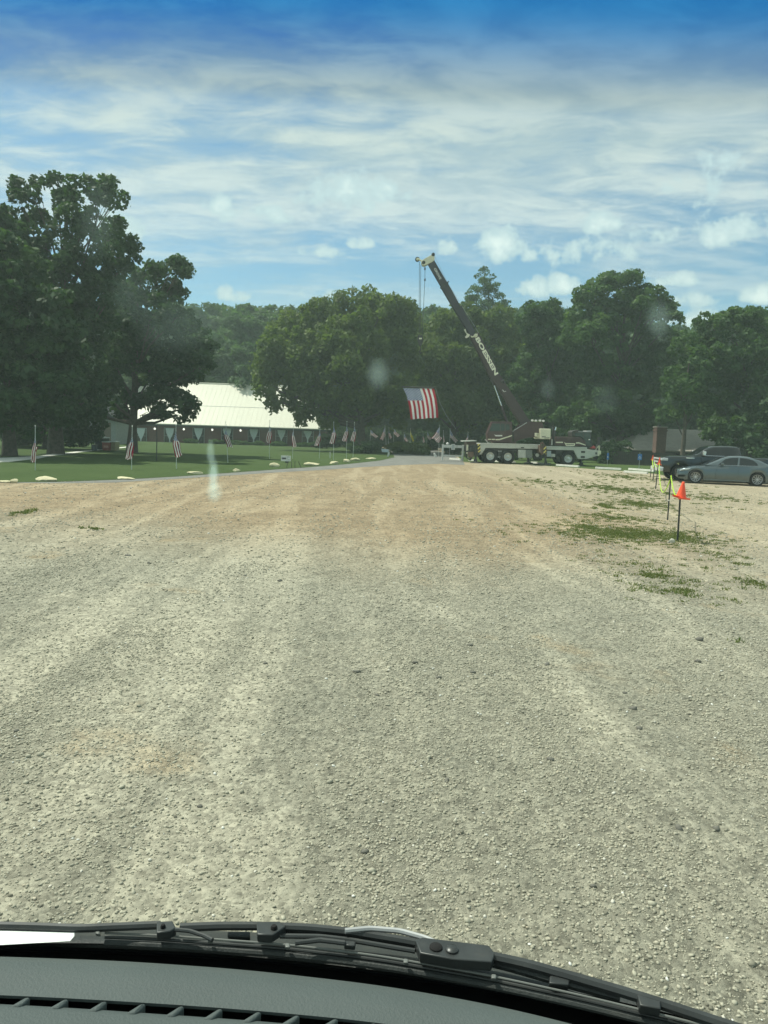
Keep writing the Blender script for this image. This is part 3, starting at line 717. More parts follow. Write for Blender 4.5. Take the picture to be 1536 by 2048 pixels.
for (u,v) in [(195,1863),(420,1878),(575,1890),(812,1921),(988,1952)]:
    bracket([(u-5,v-5),(u+5,v-4),(u+5,v+5),(u-5,v+4)], 1.401, .006, MT['rubber_edge'], 'clip')
line('blade', MT['cowl'], [(520,1862),(620,1868),(760,1880),(900,1906),(1010,1930),(1120,1962),(1240,1994)], .006, 1.392)
line('link_rod', MT['wiper'], [(340,1858),(380,1862),(410,1872),(425,1880)], .0025, 1.405)
line('link_rod', MT['wiper'], [(590,1886),(640,1880),(690,1886)], .003, 1.405)
line('link_rod', MT['wiper'], [(560,1872),(640,1873),(700,1880),(770,1892),(830,1902)], .003, 1.400)
bracket([(455,1862),(500,1862),(500,1874),(455,1872)], 1.392, .01, MT['cowl'])
bracket([(690,1880),(712,1882),(710,1892),(688,1890)], 1.404, .008, MT['wiper'])
MT['paper'] = mat('paper', (.70,.74,.72), .8, vary=.03, vscale=8)
bracket([(-260,1864),(-120,1862),(0,1862),(60,1864),(148,1866),(147,1874),(140,1882),(90,1885),(0,1890),(-260,1900)], 1.400, .001, MT['paper'], 'white_flap').modifiers.clear()

# windshield: the tinted shade band along its top edge, and the smears of dirt on the clear part
GE = [gp(u, v, 1.378) for u, v in glass_edge]; GEX = [p.x for p in GE]; GEY = [p.y for p in GE]
def glass_y(x, z): return float(np.interp(x, GEX, GEY)) - (z-1.378)*.56
def glass_hit(u, v):
    d = ray(u, v); lo, hi = .05, 3.0
    for _ in range(50):
        t = (lo+hi)/2; p = CAM + d*t
        if p.y > glass_y(p.x, p.z): hi = t
        else: lo = t
    return CAM + d*lo
GB = glass_hit(768, 112).z; GL = glass_hit(768, 290).z
def band_material():
    M = bpy.data.materials.new('shade_band_glass'); M.use_nodes = True
    k = NT(M.node_tree); k.n.clear()
    tc = k.node('ShaderNodeTexCoord').outputs['Object']
    sxyz = k.node('ShaderNodeSeparateXYZ', inp={0: tc}).outputs
    z = k.m('ADD', sxyz[2], k.m('MULTIPLY', sxyz[0], math.sin(ROLL)*1.0))
    n = k.noise(tc, 2.2, 4, .5, .2)
    zz = k.m('ADD', z, k.m('MULTIPLY', k.m('SUBTRACT', n, .5), .016))
    f1 = k.smooth(zz, GL + .012, GB - .012); f2 = k.smooth(zz, GB - .034, GB + .020)
    c = k.mix(f1, (1, 1, 1), (.96, .91, .80)); c = k.mix(f2, c, (.06, .33, .80))
    t = k.node('ShaderNodeBsdfTransparent', inp={0: c})
    k.l.new(t.outputs[0], k.node('ShaderNodeOutputMaterial').inputs[0])
    return M
ztop = glass_hit(768, -30).z + .05
mb = MB(); mb.grid(lambda a, b: Vector(((a-.5)*1.9, glass_y((a-.5)*1.9, GL+b*(ztop-GL)), GL+b*(ztop-GL))), 40, 8)
vo(mb, 'windshield_shade_band', band_material(), None, 60)
def smear_material(st):
    M = bpy.data.materials.new('dirt_smear'); M.use_nodes = True
    k = NT(M.node_tree); k.n.clear()
    uv = k.node('ShaderNodeTexCoord').outputs['UV']
    q = k.node('ShaderNodeVectorMath', operation='SUBTRACT', inp={0: uv, 1: (.5,.5,0)}).outputs[0]
    l = k.node('ShaderNodeVectorMath', operation='LENGTH', inp={0: q}).outputs['Value']
    ob = k.node('ShaderNodeTexCoord').outputs['Object']
    n = k.noise(ob, 60, 6, .65, .3)
    f = k.smooth(k.m('ADD', l, k.m('MULTIPLY', k.m('SUBTRACT', n, .5), .30)), .46, .08)
    f = k.m('MULTIPLY', k.m('MULTIPLY', f, st), k.m('ADD', .5, n))
    t = k.node('ShaderNodeBsdfTransparent'); d = k.node('ShaderNodeBsdfTranslucent', inp={0: (.62,.80,.78)})
    d2 = k.node('ShaderNodeBsdfDiffuse', inp={0: (.62,.80,.78)}); a_ = k.node('ShaderNodeAddShader'); k.l.new(d.outputs[0], a_.inputs[0]); k.l.new(d2.outputs[0], a_.inputs[1])
    mx = k.node('ShaderNodeMixShader', inp={0: f}); k.l.new(t.outputs[0], mx.inputs[1]); k.l.new(a_.outputs[0], mx.inputs[2])
    k.l.new(mx.outputs[0], k.node('ShaderNodeOutputMaterial').inputs[0])
    return M
for (u, v, a, b, st) in [(421,905,9,26,.15),(427,950,11,36,.25),(428,985,16,22,.20),(756,748,26,34,.09),(1318,640,26,40,.08),(1210,800,28,34,.025),(1095,778,16,24,.035),(195,440,40,90,.03),(262,590,46,60,.025),(350,650,90,60,.03)]:
    p0, px, pz = glass_hit(u, v), glass_hit(u+a, v), glass_hit(u, v-b)
    ax, az_ = px-p0, pz-p0
    mb = MB(); mb.grid(lambda s_, t_: p0 + ax*(2*s_-1)*1.35 + az_*(2*t_-1)*1.35, 4, 4, uv=True)
    o = vo(mb, 'dirt_smear', smear_material(st), None, None); o.visible_shadow = True
# ---------------------------------------------------------------- crane truck
DC = 56.0
CO = py(1070, 930, DC); CO.z = 0; CO.y = DC + 1.3
crane = thing('crane_truck', 'maroon and grey telescopic crane truck with raised boom holding up the big flag', 'crane truck', CO)
def cq(u, v, D=DC):      # side-view outline point in the crane's own metres
    p = py(u, v, D); return (p.x - CO.x, p.z + .02 + max(0, (u-1016))/121*.06)
def cprism(name, pts, y0, y1, m_, parent=crane, bev=.02, D=None):
    D = D if D is not None else CO.y + y0
    mb = MB(); mb.prism([cq(u, v, D) for u, v in pts], y0, y1); o = mb.build(name, m_, parent)
    if bev: bevel(o, bev, 2)
    return o
def c3(u, v, y): x, z = cq(u, v, CO.y + y); return Vector((x, y, z))
MT['maroon'] = mat('maroon_paint', (.066,.034,.032), .42, vary=.15, vscale=1.5, dirt=(2,.35,(.15,.12,.10)))
MT['boom1'] = mat('boom_purple_grey', (.045,.040,.050), .45, vary=.15, vscale=1.2)
MT['boom0'] = mat('boom_maroon', (.060,.040,.040), .5, vary=.15, vscale=1.2)
MT['cgrey'] = mat('crane_grey', (.54,.55,.49), .45, vary=.08, vscale=2, dirt=(3,.35,(.25,.24,.20)))
MT['ccream'] = mat('crane_cream', (.74,.72,.54), .5, vary=.08, vscale=2, dirt=(4,.3,(.4,.36,.25)))
MT['lettering'] = mat('cream_lettering', (.85,.83,.66), .5, vary=.03)
MT['cdark'] = mat('dark_steel', (.045,.045,.042), .6, vary=.3, dirt=(4,.4,(.10,.08,.06)))
MT['rust'] = mat('rusty_steel', (.14,.09,.065), .7, vary=.35, vscale=4)
MT['glass'] = mat('cab_glass', (.03,.05,.045), .08, vary=0, spec=.7)
MT['mesh'] = mat('vent_mesh', (.20,.22,.20), .6, vary=.35, vscale=60)
MT['redlamp'] = mat('red_plastic', (.45,.06,.05), .3, vary=.05)
def hazard():
    M = bpy.data.materials.new('hazard_stripes'); M.use_nodes = True; k = NT(M.node_tree); b = k.n['Principled BSDF']
    s = k.node('ShaderNodeSeparateXYZ', inp={0: k.node('ShaderNodeTexCoord').outputs['Object']}).outputs
    f = k.m('FRACT', k.m('MULTIPLY', k.m('SUBTRACT', s[0], s[2]), 3.6))
    k.set(b, 'Base Color', k.mix(k.m('GREATER_THAN', f, .5), (.75,.62,.16), (.02,.02,.02))); b.inputs['Roughness'].default_value = .5
    return M
MT['hazard'] = hazard()
# carrier
cprism('carrier_frame', [(961,887),(1010,888.5),(1080,891.5),(1080,899.4),(971,896.6),(962.5,910),(958.5,909)], -1.3, 1.3, MT['cgrey'])
cprism('carrier_frame', [(1092.8,895.1),(1173.9,898.3),(1175,902.9),(1193,903),(1201.2,904.7),(1201.2,911.1),(1197.6,913.8),(1172,920.7),(1155.7,920.7),(1147.5,902.9),(1093.7,901)], -1.3, 1.3, MT['cgrey'])
cprism('deck_edge', [(961,886.2),(1083,890.2),(1083,891.2),(961,887.4)], -1.34, -1.2, MT['paint_white'], bev=0)
cprism('deck_edge', [(1093,893.8),(1174,897),(1174,898.1),(1093,894.9)], -1.34, -1.2, MT['paint_white'], bev=0)
cprism('chassis', [(962,892),(1190,903),(1185,913),(1150,912),(1100,910),(965,904)], -.55, .55, MT['cdark'])
cprism('bumper', [(1196.5,904.2),(1202,904.4),(1202,912),(1199,912),(1198.6,915),(1195.6,915)], -1.36, 1.36, MT['ccream'])
for (a, b) in [((1162,904.3),(1170,908.6)), ((1161.5,914.4),(1169.5,918.6)), ((1190.5,907.3),(1194,911.8))]:
    cprism('step', [a,(b[0],a[1]+.3),b,(a[0],b[1]-.3)], -1.32, -1.29, MT['cdark'], bev=0)
cprism('slot', [(1042,895.2),(1048,895.4),(1048,897.2),(1042,897)], -1.32, -1.29, MT['void'], bev=0)
cprism('toolbox', [(1036.4,900),(1051.5,900.4),(1051.5,916.9),(1036.4,916.3)], -1.28, -.5, MT['cgrey'])
cprism('radiator_grille', [(1052,900.4),(1064.6,900.9),(1064.6,917.2),(1052,916.8)], -1.26, -.5, MT['mesh'])
cprism('toolbox', [(1093.7,903),(1102.3,903.3),(1102.3,915.4),(1093.7,915)], -1.26, -.5, mat('box_blue_grey', (.40,.47,.50), .5, vary=.08))
cprism('toolbox', [(1102.8,909.5),(1110.5,909.7),(1110.5,916),(1102.8,915.7)], -1.24, -.5, MT['cgrey'])
cprism('battery_box', [(995.5,901),(1004,901.3),(1004,916),(995.5,915.6)], -1.15, -.5, MT['cdark'])
for y_ in (902, 913.5): cprism('bracket', [(996,y_),(1003.5,y_+.2),(1003.5,y_+1.7),(996,y_+1.5)], -1.2, -1.1, MT['galv'], bev=0)
mb = MB(); mb.tube([c3(1067,916,-.9), c3(1084,917,-.9)], .17, 14); mb.build('air_tank', MT['cdark'], crane, 40)
mb = MB(); mb.lathe([(.02,-.02),(.14,0),(.14,.05),(.02,.06)], c3(1074.5,911.5,-1.2), 'y', 14); mb.build('hose_reel', MT['cgrey'], crane, 40)
# wheels
def wheel(parent, x, y, z, r, w, rimr, rim_mat, style='disc', side=-1, spokes=10, tyre_mat=None):
    mb = MB(); q = w/2
    mb.lathe([(rimr,-q*.75),(rimr*1.05,-q*.95),(r*.90,-q),(r*.975,-q*.82),(r,-q*.5),(r,q*.5),(r*.975,q*.82),(r*.90,q),(rimr*1.05,q*.95),(rimr,q*.75)], (0,0,0), 'y', 36, cap=False)
    t = mb.build('tyre', tyre_mat or MT['black'], parent, 35, loc=(x, y, z))
    mb = MB(); s = side
    if style == 'disc':
        mb.lathe([(rimr,s*q*.8),(rimr*.93,s*q*.85),(rimr*.86,s*q*.35),(rimr*.5,s*q*.25),(rimr*.40,s*q*.7),(rimr*.22,s*q*.75),(rimr*.16,s*q*1.0),(.01,s*q*1.02)], (0,0,0), 'y', 30, cap=False)
        for j in range(10):
            a = j*.628; mb.lathe([(rimr*.05,s*q*.25),(rimr*.05,s*q*.45),(.003,s*q*.46)], (rimr*.66*math.cos(a),0,rimr*.66*math.sin(a)), 'y', 8, 1)
        mb.build('rim', [rim_mat, MT['cdark']], t, 35)
    else:
        mb.lathe([(rimr*1.02,s*q*.78),(rimr*.97,s*q*.92),(rimr*.92,s*q*.85),(rimr*.90,0)], (0,0,0), 'y', 36, cap=False)
        mb.lathe([(rimr*.90,s*q*.1),(.01,s*q*.12)], (0,0,0), 'y', 24, 1, cap=False)
        for j in range(spokes):
            a = 2*math.pi*j/spokes
            for da in (-.055, .055) if style == 'split' else (0,):
                c1 = Vector((math.cos(a)*rimr*.14, 0, math.sin(a)*rimr*.14)); a2 = a+da*1.9
                c2 = Vector((math.cos(a2)*rimr*.93, 0, math.sin(a2)*rimr*.93))
                t_ = (c2-c1).normalized(); n_ = Vector((-t_.z, 0, t_.x))
                wi = rimr*(.028 if style == 'split' else .085); y1, y2 = s*q*.86, s*q*.6
                vs = [c1-n_*wi+Vector((0,y1*.9,0)), c1+n_*wi+Vector((0,y1*.9,0)), c2+n_*wi+Vector((0,y1,0)), c2-n_*wi+Vector((0,y1,0))]
                vs += [Vector((p.x,y2,p.z)) for p in vs]
                mb.add(vs, [(0,1,2,3),(4,7,6,5),(0,4,5,1),(1,5,6,2),(2,6,7,3),(3,7,4,0)])
        mb.lathe([(rimr*.22,s*q*.5),(rimr*.2,s*q*.9),(rimr*.12,s*q*.97),(.01,s*q*.97)], (0,0,0), 'y', 18)
        o = mb.build('rim', [rim_mat, MT['cdark']], t, 35)
    return t
crim = mat('crane_rim', (.62,.64,.60), .35, .35, vary=.08)
for (u, s_) in ((980.6,1),(1016,1),(1137,1)):
    x, _ = cq(u, 914)
    for (y_, sd_) in ((-1.1,-1),(1.1,1)):
        wheel(crane, x + (-.10 if y_ > 0 else 0), y_, .535, .535, .42, .30, crim, 'disc', sd_)
for (pts) in ([(966,898),(1036,900.5),(1036,903),(1000,901.5),(966,905)], [(1111,901.5),(1147,903),(1152,912),(1146,906),(1128,903.5),(1116,908),(1111,908)]):
    cprism('wheel_arch', pts, -1.22, 1.22, MT['cdark'], bev=0)
# outriggers and jacks
def pad(u, v, r, y, top): 
    b = c3(u, v, y); b.z = 0
    mb = MB(); mb.lathe([(r,.0),(r,.05),(r*.35,.12),(r*.3,.3),(.01,.3)], b, 'z', 18); t_ = c3(top[0], top[1], y)
    mb.tube([b+Vector((0,0,.1)), Vector((t_.x, b.y, t_.z))], .075, 12); return mb.build('outrigger_jack', MT['cdark'], crane, 40)
pad(1091, 930, .30, -1.9, (1090.5, 896)); pad(1056.5, 928, .36, 1.2, (1055, 905)); pad(1162, 934, .42, -.6, (1160.5, 912)); pad(951, 921, .40, -1.7, (952, 893))
for pts in ([(1087.4,894.2),(1092.4,894.6),(1092.4,910),(1087.4,909.5)], [(955.4,888.5),(960.6,888.2),(961,905.5),(956,905)]):
    cprism('hazard_board', pts, -2.02, -1.97, MT['hazard'], bev=0)
cprism('outrigger_box', [(1080,892),(1089,893),(1091,908),(1084,912),(1079,906)], -1.95, 1.3, MT['rust'])
mb = MB(); mb.tube([c3(1080.5,895,-1.9), c3(1082,887.5,-1.9), c3(1084.5,886,-1.9), c3(1088,893,-1.9), c3(1091,899,-1.9)], .055, 8); mb.build('chain_hook', MT['rust'], crane, 40)
# rear end gear
cprism('rear_beam', [(936,893),(960,889),(960,908),(951,912),(940,906)], -1.3, 1.3, MT['cdark'])
cprism('rear_beam', [(936,905),(947,904),(948,914),(938,916)], -1.75, -.9, MT['rust'])
mb = MB()
for (a_, b_) in (((929,893),(932,915)),((932,915),(941,921)),((941,921),(948,905)),((930,904),(950,900)),((938,892),(941,920))): mb.tube([c3(*a_,-1.5), c3(*b_,-1.5)], .05, 6)
mb.build('rear_frame', MT['cdark'], crane)
cprism('rear_platform', [(926,882),(953,881.3),(953,883),(926,884)], -1.3, .6, MT['cgrey'], bev=0)
cprism('winch', [(934,885),(952,884.5),(955,893),(934,893)], -1.0, .8, MT['rust'])
for (u, v, r) in ((951,896.5,.17),(953.5,907.5,.20),(943,899,.13)):
    mb = MB(); mb.lathe([(r,-.1),(r,.1),(r*.4,.12),(.02,.12)], c3(u, v, -1.6), 'y', 16); mb.build('drum', MT['cdark'], crane, 40)
mb = MB(); mb.tube([c3(935,890,-1.4), c3(934.5,908,-1.4)], .07, 8); mb.build('post', MT['ccream'], crane)
mb = MB(); mb.tube([c3(970,879,-1.2), c3(976,886,-1.2), c3(981,887.5,-1.2)], .03, 8); mb.build('handrail', MT['cgrey'], crane)
# superstructure
mb = MB(); mb.lathe([(.95,.0),(.95,.22),(.8,.3),(.1,.3)], Vector((c3(1007,889.5,0).x, 0, c3(1007,889.5,0).z-.02)), 'z', 28); mb.build('turntable', MT['rust'], crane, 40)
cab = cprism('operator_cab', [(984,843.5),(1024.4,844.2),(1025.4,886),(986,884.2),(975.4,882.6),(974.4,868)], -1.25, -.25, MT['maroon'], bev=.04)
for pts in ([(984.6,848),(1000,848),(1000,862.6),(978.6,863.4)], [(1001.5,848),(1009.5,848.2),(1009.5,862),(1001.5,862.4)], [(1011.5,849),(1018.5,849.2),(1019.5,860.5),(1011,861.5)]):
    o = cprism('window', pts, -1.265, -1.24, MT['glass'], parent=crane, bev=0)
cprism('cab_stripe', [(976,878.2),(982.2,878.2),(982.2,880.2),(976,880.2)], -1.262, -1.245, MT['ccream'], bev=0)
cprism('cab_stripe', [(983.4,878.2),(990,878.2),(990,880.4),(983.4,880.4)], -1.262, -1.245, MT['ccream'], bev=0)
cprism('cab_stripe', [(991,878.6),(998.5,878.4),(1024,870.6),(1024,873),(999,880.9),(991,880.9)], -1.262, -1.245, MT['ccream'], bev=0)
cprism('emblem', [(988,868.8),(990,870.4),(1004.5,870.4),(1004.5,873.2),(991,873.2)], -1.264, -1.245, MT['paint_white'], bev=0)
cprism('boom_foot', [(1026,866),(1036,850),(1052,846),(1064,844.5),(1085,846),(1087,856),(1080,862),(1079,876),(1060,876),(1040,880),(1028,886)], -.75, -.5, MT['maroon'])
cprism('boom_foot', [(1026,866),(1036,850),(1052,846),(1064,844.5),(1085,846),(1087,856),(1080,862),(1079,876),(1060,876),(1040,880),(1028,886)], .5, .75, MT['maroon'])
cprism('winch_drum', [(1059,850),(1068,848),(1079,848),(1081,858),(1077,866),(1063,866)], -.48, .48, MT['cdark'])
for u, v in ((1064.5,844),(1071.6,844.6),(1079.8,844.6),(1086.5,845.2)):
    mb = MB(); c = c3(u, v, -.8); mb.lathe([(.06,0),(.10,.04),(.10,.12),(.03,.14)], c, 'z', 12); mb.build('lamp', MT['paint_white'], crane, 40)
mb = MB(); mb.tube([c3(1021,866,-.9), c3(1030.6,859.8,-.9), c3(1053.5,846.2,-.9)], .035, 8); mb.build('stay_rod', MT['galv'], crane)
cprism('counterweight', [(1080.3,858.4),(1101.6,859.4),(1101.2,880),(1082.5,879.6),(1080.3,878)], -1.25, 1.25, MT['ccream'], bev=.04)
cprism('counterweight', [(1070.8,867),(1074.6,867.2),(1074.6,875.2),(1070.5,874)], -1.1, 1.1, MT['ccream'])
cprism('counterweight', [(1075,867.4),(1079.9,867.6),(1079.9,877.2),(1075,875.6)], -.9, .9, MT['ccream'])
for (u0,v0,u1,v1) in ((1083.8,874,1091.5,875.8),(1089,876.5,1099,878.2)):
    n = 4 if u0 < 1085 else 5
    for j in range(n):
        a = u0+(u1-u0)*j/n; b = a+(u1-u0)/n*.72
        cprism('lettering', [(a,v0),(b,v0+.05),(b,v1),(a,v1)], -1.262, -1.245, MT['cdark'], bev=0)
# engine hood, driver cab
cprism('engine_hood', [(1111,875.2),(1160.5,876.6),(1171.3,885.6),(1172.5,895.2),(1111,893.2)], -1.2, 1.1, MT['maroon'], bev=.05)
cprism('hood_stripe', [(1111.5,885.2),(1125.8,885.5),(1125.8,887.9),(1111.5,887.6)], -1.215, -1.19, MT['ccream'], bev=0)
cprism('hood_stripe', [(1152,887),(1158,886.8),(1171,892),(1171,893.8),(1158,889.4),(1152,889.6)], -1.215, -1.19, MT['ccream'], bev=0)
cprism('emblem', [(1128,886),(1131,888.2),(1150.6,888.8),(1149,894.2),(1132,893.8)], -1.215, -1.19, MT['ccream'], bev=0)
cprism('emblem_bar', [(1132.5,890.4),(1148,890.9),(1147.6,892),(1132.8,891.6)], -1.222, -1.2, MT['maroon'], bev=0)
cprism('driver_cab', [(1143,866.4),(1146,863.6),(1157,862),(1160,864.8),(1181.5,866.4),(1186,897.5),(1172.5,897),(1171,884),(1160,875),(1144,875)], -1.15, .1, MT['cdark'])
for pts in ([(1150,868),(1165,868.6),(1166,880),(1160,875),(1150,874.4)], [(1167,868.6),(1179.5,869.2),(1182.5,894),(1174,893),(1168,881)]):
    cprism('window', pts, -1.165, -1.14, MT['glass'], bev=0)
cprism('roof_edge', [(1157,865.2),(1183,866.6),(1183,867.6),(1157,866.4)], -1.2, .15, MT['galv'], bev=0)
cprism('light_bar', [(1173,864),(1183.5,864.2),(1183.5,865.8),(1173,865.6)], -1.0, .0, MT['paint_white'], bev=.01)
mb = MB(); mb.lathe([(.22,0),(.22,.05),(.17,.15),(.08,.21),(.01,.22)], c3(1185,899.5,-1.0), 'z', 16); mb.build('red_beacon', MT['redlamp'], crane, 40)
mb = MB(); mb.tube([c3(1178,881,-1.3), c3(1178,882.6,-1.3)], .09, 8); mb.build('mirror', MT['chrome'], crane)
mb = MB(); mb.tube([c3(1106.5,893,-.6), c3(1106.5,854,-.6)], .10, 12); mb.tube([c3(1110,893,-.9), c3(1110,862,-.9)], .055, 10); mb.build('exhaust_stack', MT['cdark'], crane, 40)
mb = MB(); mb.tube([c3(1110,862.5,-.9), c3(1111.2,859,-.9), c3(1111.3,855.6,-.9)], .075, 10); mb.build('exhaust_tip', MT['chrome'], crane, 40)
mb = MB(); mb.tube([c3(1103.6,892,-1.0), c3(1104,880,-1.0)], .05, 8); mb.build('post', MT['cgrey'], crane)
cprism('mirror_arm', [(1195.4,877.6),(1200,877.2),(1199.6,893.6),(1195.8,893.8)], -1.3, -1.15, MT['cdark'])
mb = MB(); mb.tube([c3(1198,904,-1.2), c3(1198,893,-1.2)], .05, 8); mb.tube([c3(1191,903,-1.2), c3(1197,894,-1.2)], .03, 6); mb.build('bumper_post', MT['ccream'], crane)
# boom sections
BT = MT['boom1']
cprism('boom_section', [(856.4,529.2),(868.7,521),(897,570),(886,580)], -.19, .19, BT)
cprism('boom_section', [(882,574),(895.8,566.6),(923,616),(911.5,624)], -.25, .25, BT)
cprism('boom_section', [(910.4,621.6),(923.6,613.2),(951,664),(942.5,674)], -.31, .31, BT)
cprism('boom_base', [(940.5,672.5),(955.8,664.8),(962,674.2),(998.9,748.6),(1011,767),(1062.5,847),(1071,860),(1054,866),(1039.9,847),(996.8,775.3),(985.6,763)], -.38, .38, MT['boom0'])
cprism('boom_collar', [(881,573.4),(895.5,564.4),(897,567),(882.4,576.2)], -.28, .28, MT['cdark'], bev=0)
cprism('boom_collar', [(909.4,620),(923.4,611),(925,614),(911,623.4)], -.34, .34, MT['cdark'], bev=0)
cprism('boom_head', [(842,525),(844.5,520.5),(865,508.6),(868.6,512),(869.5,520),(864,524.6),(849,531.8),(845,531)], -.24, .24, MT['ccream'])
mb = MB(); mb.lathe([(.17,-.07),(.14,-.02),(.14,.02),(.17,.07)], c3(834.9,519.4,0), 'y', 20); mb.build('sheave', MT['cdark'], crane, 40)
mb = MB(); mb.lathe([(.10,-.09),(.10,.09)], c3(834.9,519.4,0), 'y', 14); mb.tube([c3(836,518,-.12), c3(846,524.5,-.12)], .07, 8); mb.tube([c3(836,518,.12), c3(846,524.5,.12)], .07, 8); mb.build('sheave_bracket', MT['ccream'], crane, 40)
for (u, v) in ((866,511),(847,527)):
    mb = MB(); mb.lathe([(.10,-.26),(.13,-.25),(.13,.25),(.10,.26)], c3(u, v, 0), 'y', 16); mb.build('sheave', MT['cdark'], crane, 40)
for (u0,v0,u1,v1,y_) in ((841.6,530,840.5,672,.05),(838.8,524,838.2,672,-.05)):
    mb = MB(); mb.tube([c3(u0,v0,y_), c3(u1,v1,y_)], .016, 6); mb.build('hoist_cable', MT['cdark'], crane)
mb = MB(); mb.tube([c3(850,530,-.12), c3(849.8,560,-.12), c3(844,672,-.12)], .016, 6); mb.build('hoist_cable', MT['cdark'], crane)
for v in (538, 560):
    mb = MB(); mb.lathe([(.02,-.12),(.055,-.08),(.055,.06),(.02,.12)], c3(849.9, v, -.12), 'z', 10); mb.build('cable_weight', MT['cdark'], crane)
cprism('hook_block', [(836,671),(845,671),(846.5,680),(844,690),(841,695),(838,690),(835,680)], -.14, .14, MT['cdark'], bev=.03)
cprism('block_stripe', [(838,676),(843.6,676),(843.6,679),(838,679)], -.15, -.14, MT['ccream'], bev=0)
mb = MB(); mb.tube([c3(841,694,0), c3(841,700,0), c3(839,704,0), c3(841,707.5,0), c3(844,705,0)], .035, 8); mb.build('hook', MT['cdark'], crane)
mb = MB(); mb.tube([c3(868.5,512,0), c3(896,568,0), c3(912,594,0), c3(925,614,0), c3(957,666,0)], .014, 6); mb.build('hoist_cable', MT['galv'], crane)
mb = MB(); mb.tube([c3(895.5,565,0), c3(897.5,563,0)], .05, 6); mb.build('cable_guide', MT['cdark'], crane)
mb = MB(); mb.tube([c3(987,768,-.2), c3(1003.6,814,-.2)], .062, 12); mb.build('cylinder_rod', MT['chrome'], crane, 40)
mb = MB(); mb.tube([c3(1003,812,-.2), c3(1015,848,-.2), c3(1022,870,-.2)], .10, 12); mb.build('cylinder_barrel', MT['boom0'], crane, 40)
mb = MB(); mb.tube([c3(980,756,-.2), c3(989,771,-.2)], .10, 10); mb.build('cylinder_mount', MT['cdark'], crane, 40)
cprism('boom_bracket', [(928,660),(931,658),(933,666),(940,670),(938,674),(932,677),(930,674),(934,670)], -.4, -.3, MT['ccream'], bev=0)
mb = MB(); mb.tube([c3(1003,765,-.44), c3(1006,762,-.44), c3(1009,767,-.44)], .1, 8); mb.build('bracket', MT['cdark'], crane)
mb = MB(); mb.tube([c3(1005,780,-.42), c3(1008,784,-.42), c3(1012,783,-.42)], .03, 8); mb.build('handle', MT['paint_white'], crane)
def boom_text(body, a, b, size, m_, y, name='lettering', sx=1.0, ext_=.006, bold=.012):
    A, B = c3(*a, y), c3(*b, y); me = text_mesh(body, size, ext_, bold); me.materials.append(m_)
    o = bpy.data.objects.new(name, me); C.objects.link(o); o.parent = crane
    d = (B-A).normalized(); ang = math.atan2(d.z, d.x); o.location = (A+B)/2
    w = max(v.co.x for v in me.vertices)-min(v.co.x for v in me.vertices)
    o.rotation_euler = (Matrix.Rotation(-ang, 3, 'Y') @ Matrix.Rotation(math.pi/2, 3, 'X')).to_euler(); o.scale = ((B-A).length/w*sx, 1, 1)
    return o
# shifting the letters to the boom's own middle line
boom_text('BOESSEN', (953.5,676), (993,750), .41, MT['lettering'], -.392, bold=.018)
boom_text('GROVE', (869,537), (881,559), .24, MT['paint_white'], -.197, bold=.004)
mb = MB(); mb.tube([c3(941.5,672,-.40), c3(943.5,674.5,-.40), c3(947.5,673.5,-.40), c3(950.5,669.5,-.40), c3(953.5,669.5,-.40), c3(953,672.5,-.40), c3(949.5,675.5,-.40)], [.03,.05,.06,.07,.09,.09,.04], 8); mb.build('scroll_mark', MT['ccream'], crane, 40)

# ---------------------------------------------------------------- flags
def flag_mat(red=(.46,.025,.05), wh=(.84,.84,.82)):
    M = bpy.data.materials.new('stars_and_stripes'); M.use_nodes = True; k = NT(M.node_tree); k.n.clear()
    s = k.node('ShaderNodeSeparateXYZ', inp={0: k.node('ShaderNodeTexCoord').outputs['UV']}).outputs; u, v = s[0], s[1]
    st = k.m('MODULO', k.m('FLOOR', k.m('MULTIPLY', v, 13)), 2.0)
    col = k.mix(st, red, wh)
    can = k.m('MULTIPLY', k.m('LESS_THAN', u, .40), k.m('LESS_THAN', v, 7/13))
    def stars(ou, ov, nu, nv):
        a = k.m('SUBTRACT', k.m('FRACT', k.m('ADD', k.m('MULTIPLY', u, nu/.40), ou)), .5)
        b = k.m('SUBTRACT', k.m('FRACT', k.m('ADD', k.m('MULTIPLY', v, nv/(7/13)), ov)), .5)
        return k.m('LESS_THAN', k.m('ADD', k.m('MULTIPLY', a, a), k.m('MULTIPLY', b, b)), .055)
    sr = k.m('MAXIMUM', stars(0, 0, 6, 5), stars(.5, .5, 6, 5))
    col = k.mix(can, col, k.mix(sr, (.045,.085,.25), (.8,.8,.8)))
    d = k.node('ShaderNodeBsdfPrincipled', inp={'Base Color': col, 'Roughness': .7, 'Specular IOR Level': .2}); t = k.node('ShaderNodeBsdfTranslucent', inp={0: col})
    mx = k.node('ShaderNodeMixShader', inp={0: .42}); k.l.new(d.outputs[0], mx.inputs[1]); k.l.new(t.outputs[0], mx.inputs[2])
    k.l.new(mx.outputs[0], k.node('ShaderNodeOutputMaterial').inputs[0]); return M
MT['flag'] = flag_mat(); MT['flag_small'] = flag_mat((.24,.012,.035), (.90,.90,.88))
MT['flag_yellow'] = mat('yellow_cloth', (.75,.66,.06), .7, vary=.06)
MT['pole'] = mat('flag_pole', (.62,.66,.62), .4, .2, vary=.05)
big = thing('large_flag', 'large stars and stripes hung vertically from a dark bar under the crane hook', 'flag', py(838, 776, DC+1.3))
bo = big.location.copy()
def bq(u, v, y=0): p = py(u, v, DC+1.3+y); return p - bo
tl, tr, bl, br = (806,776), (868,777.5), (821.5,838.5), (876.5,835.5)
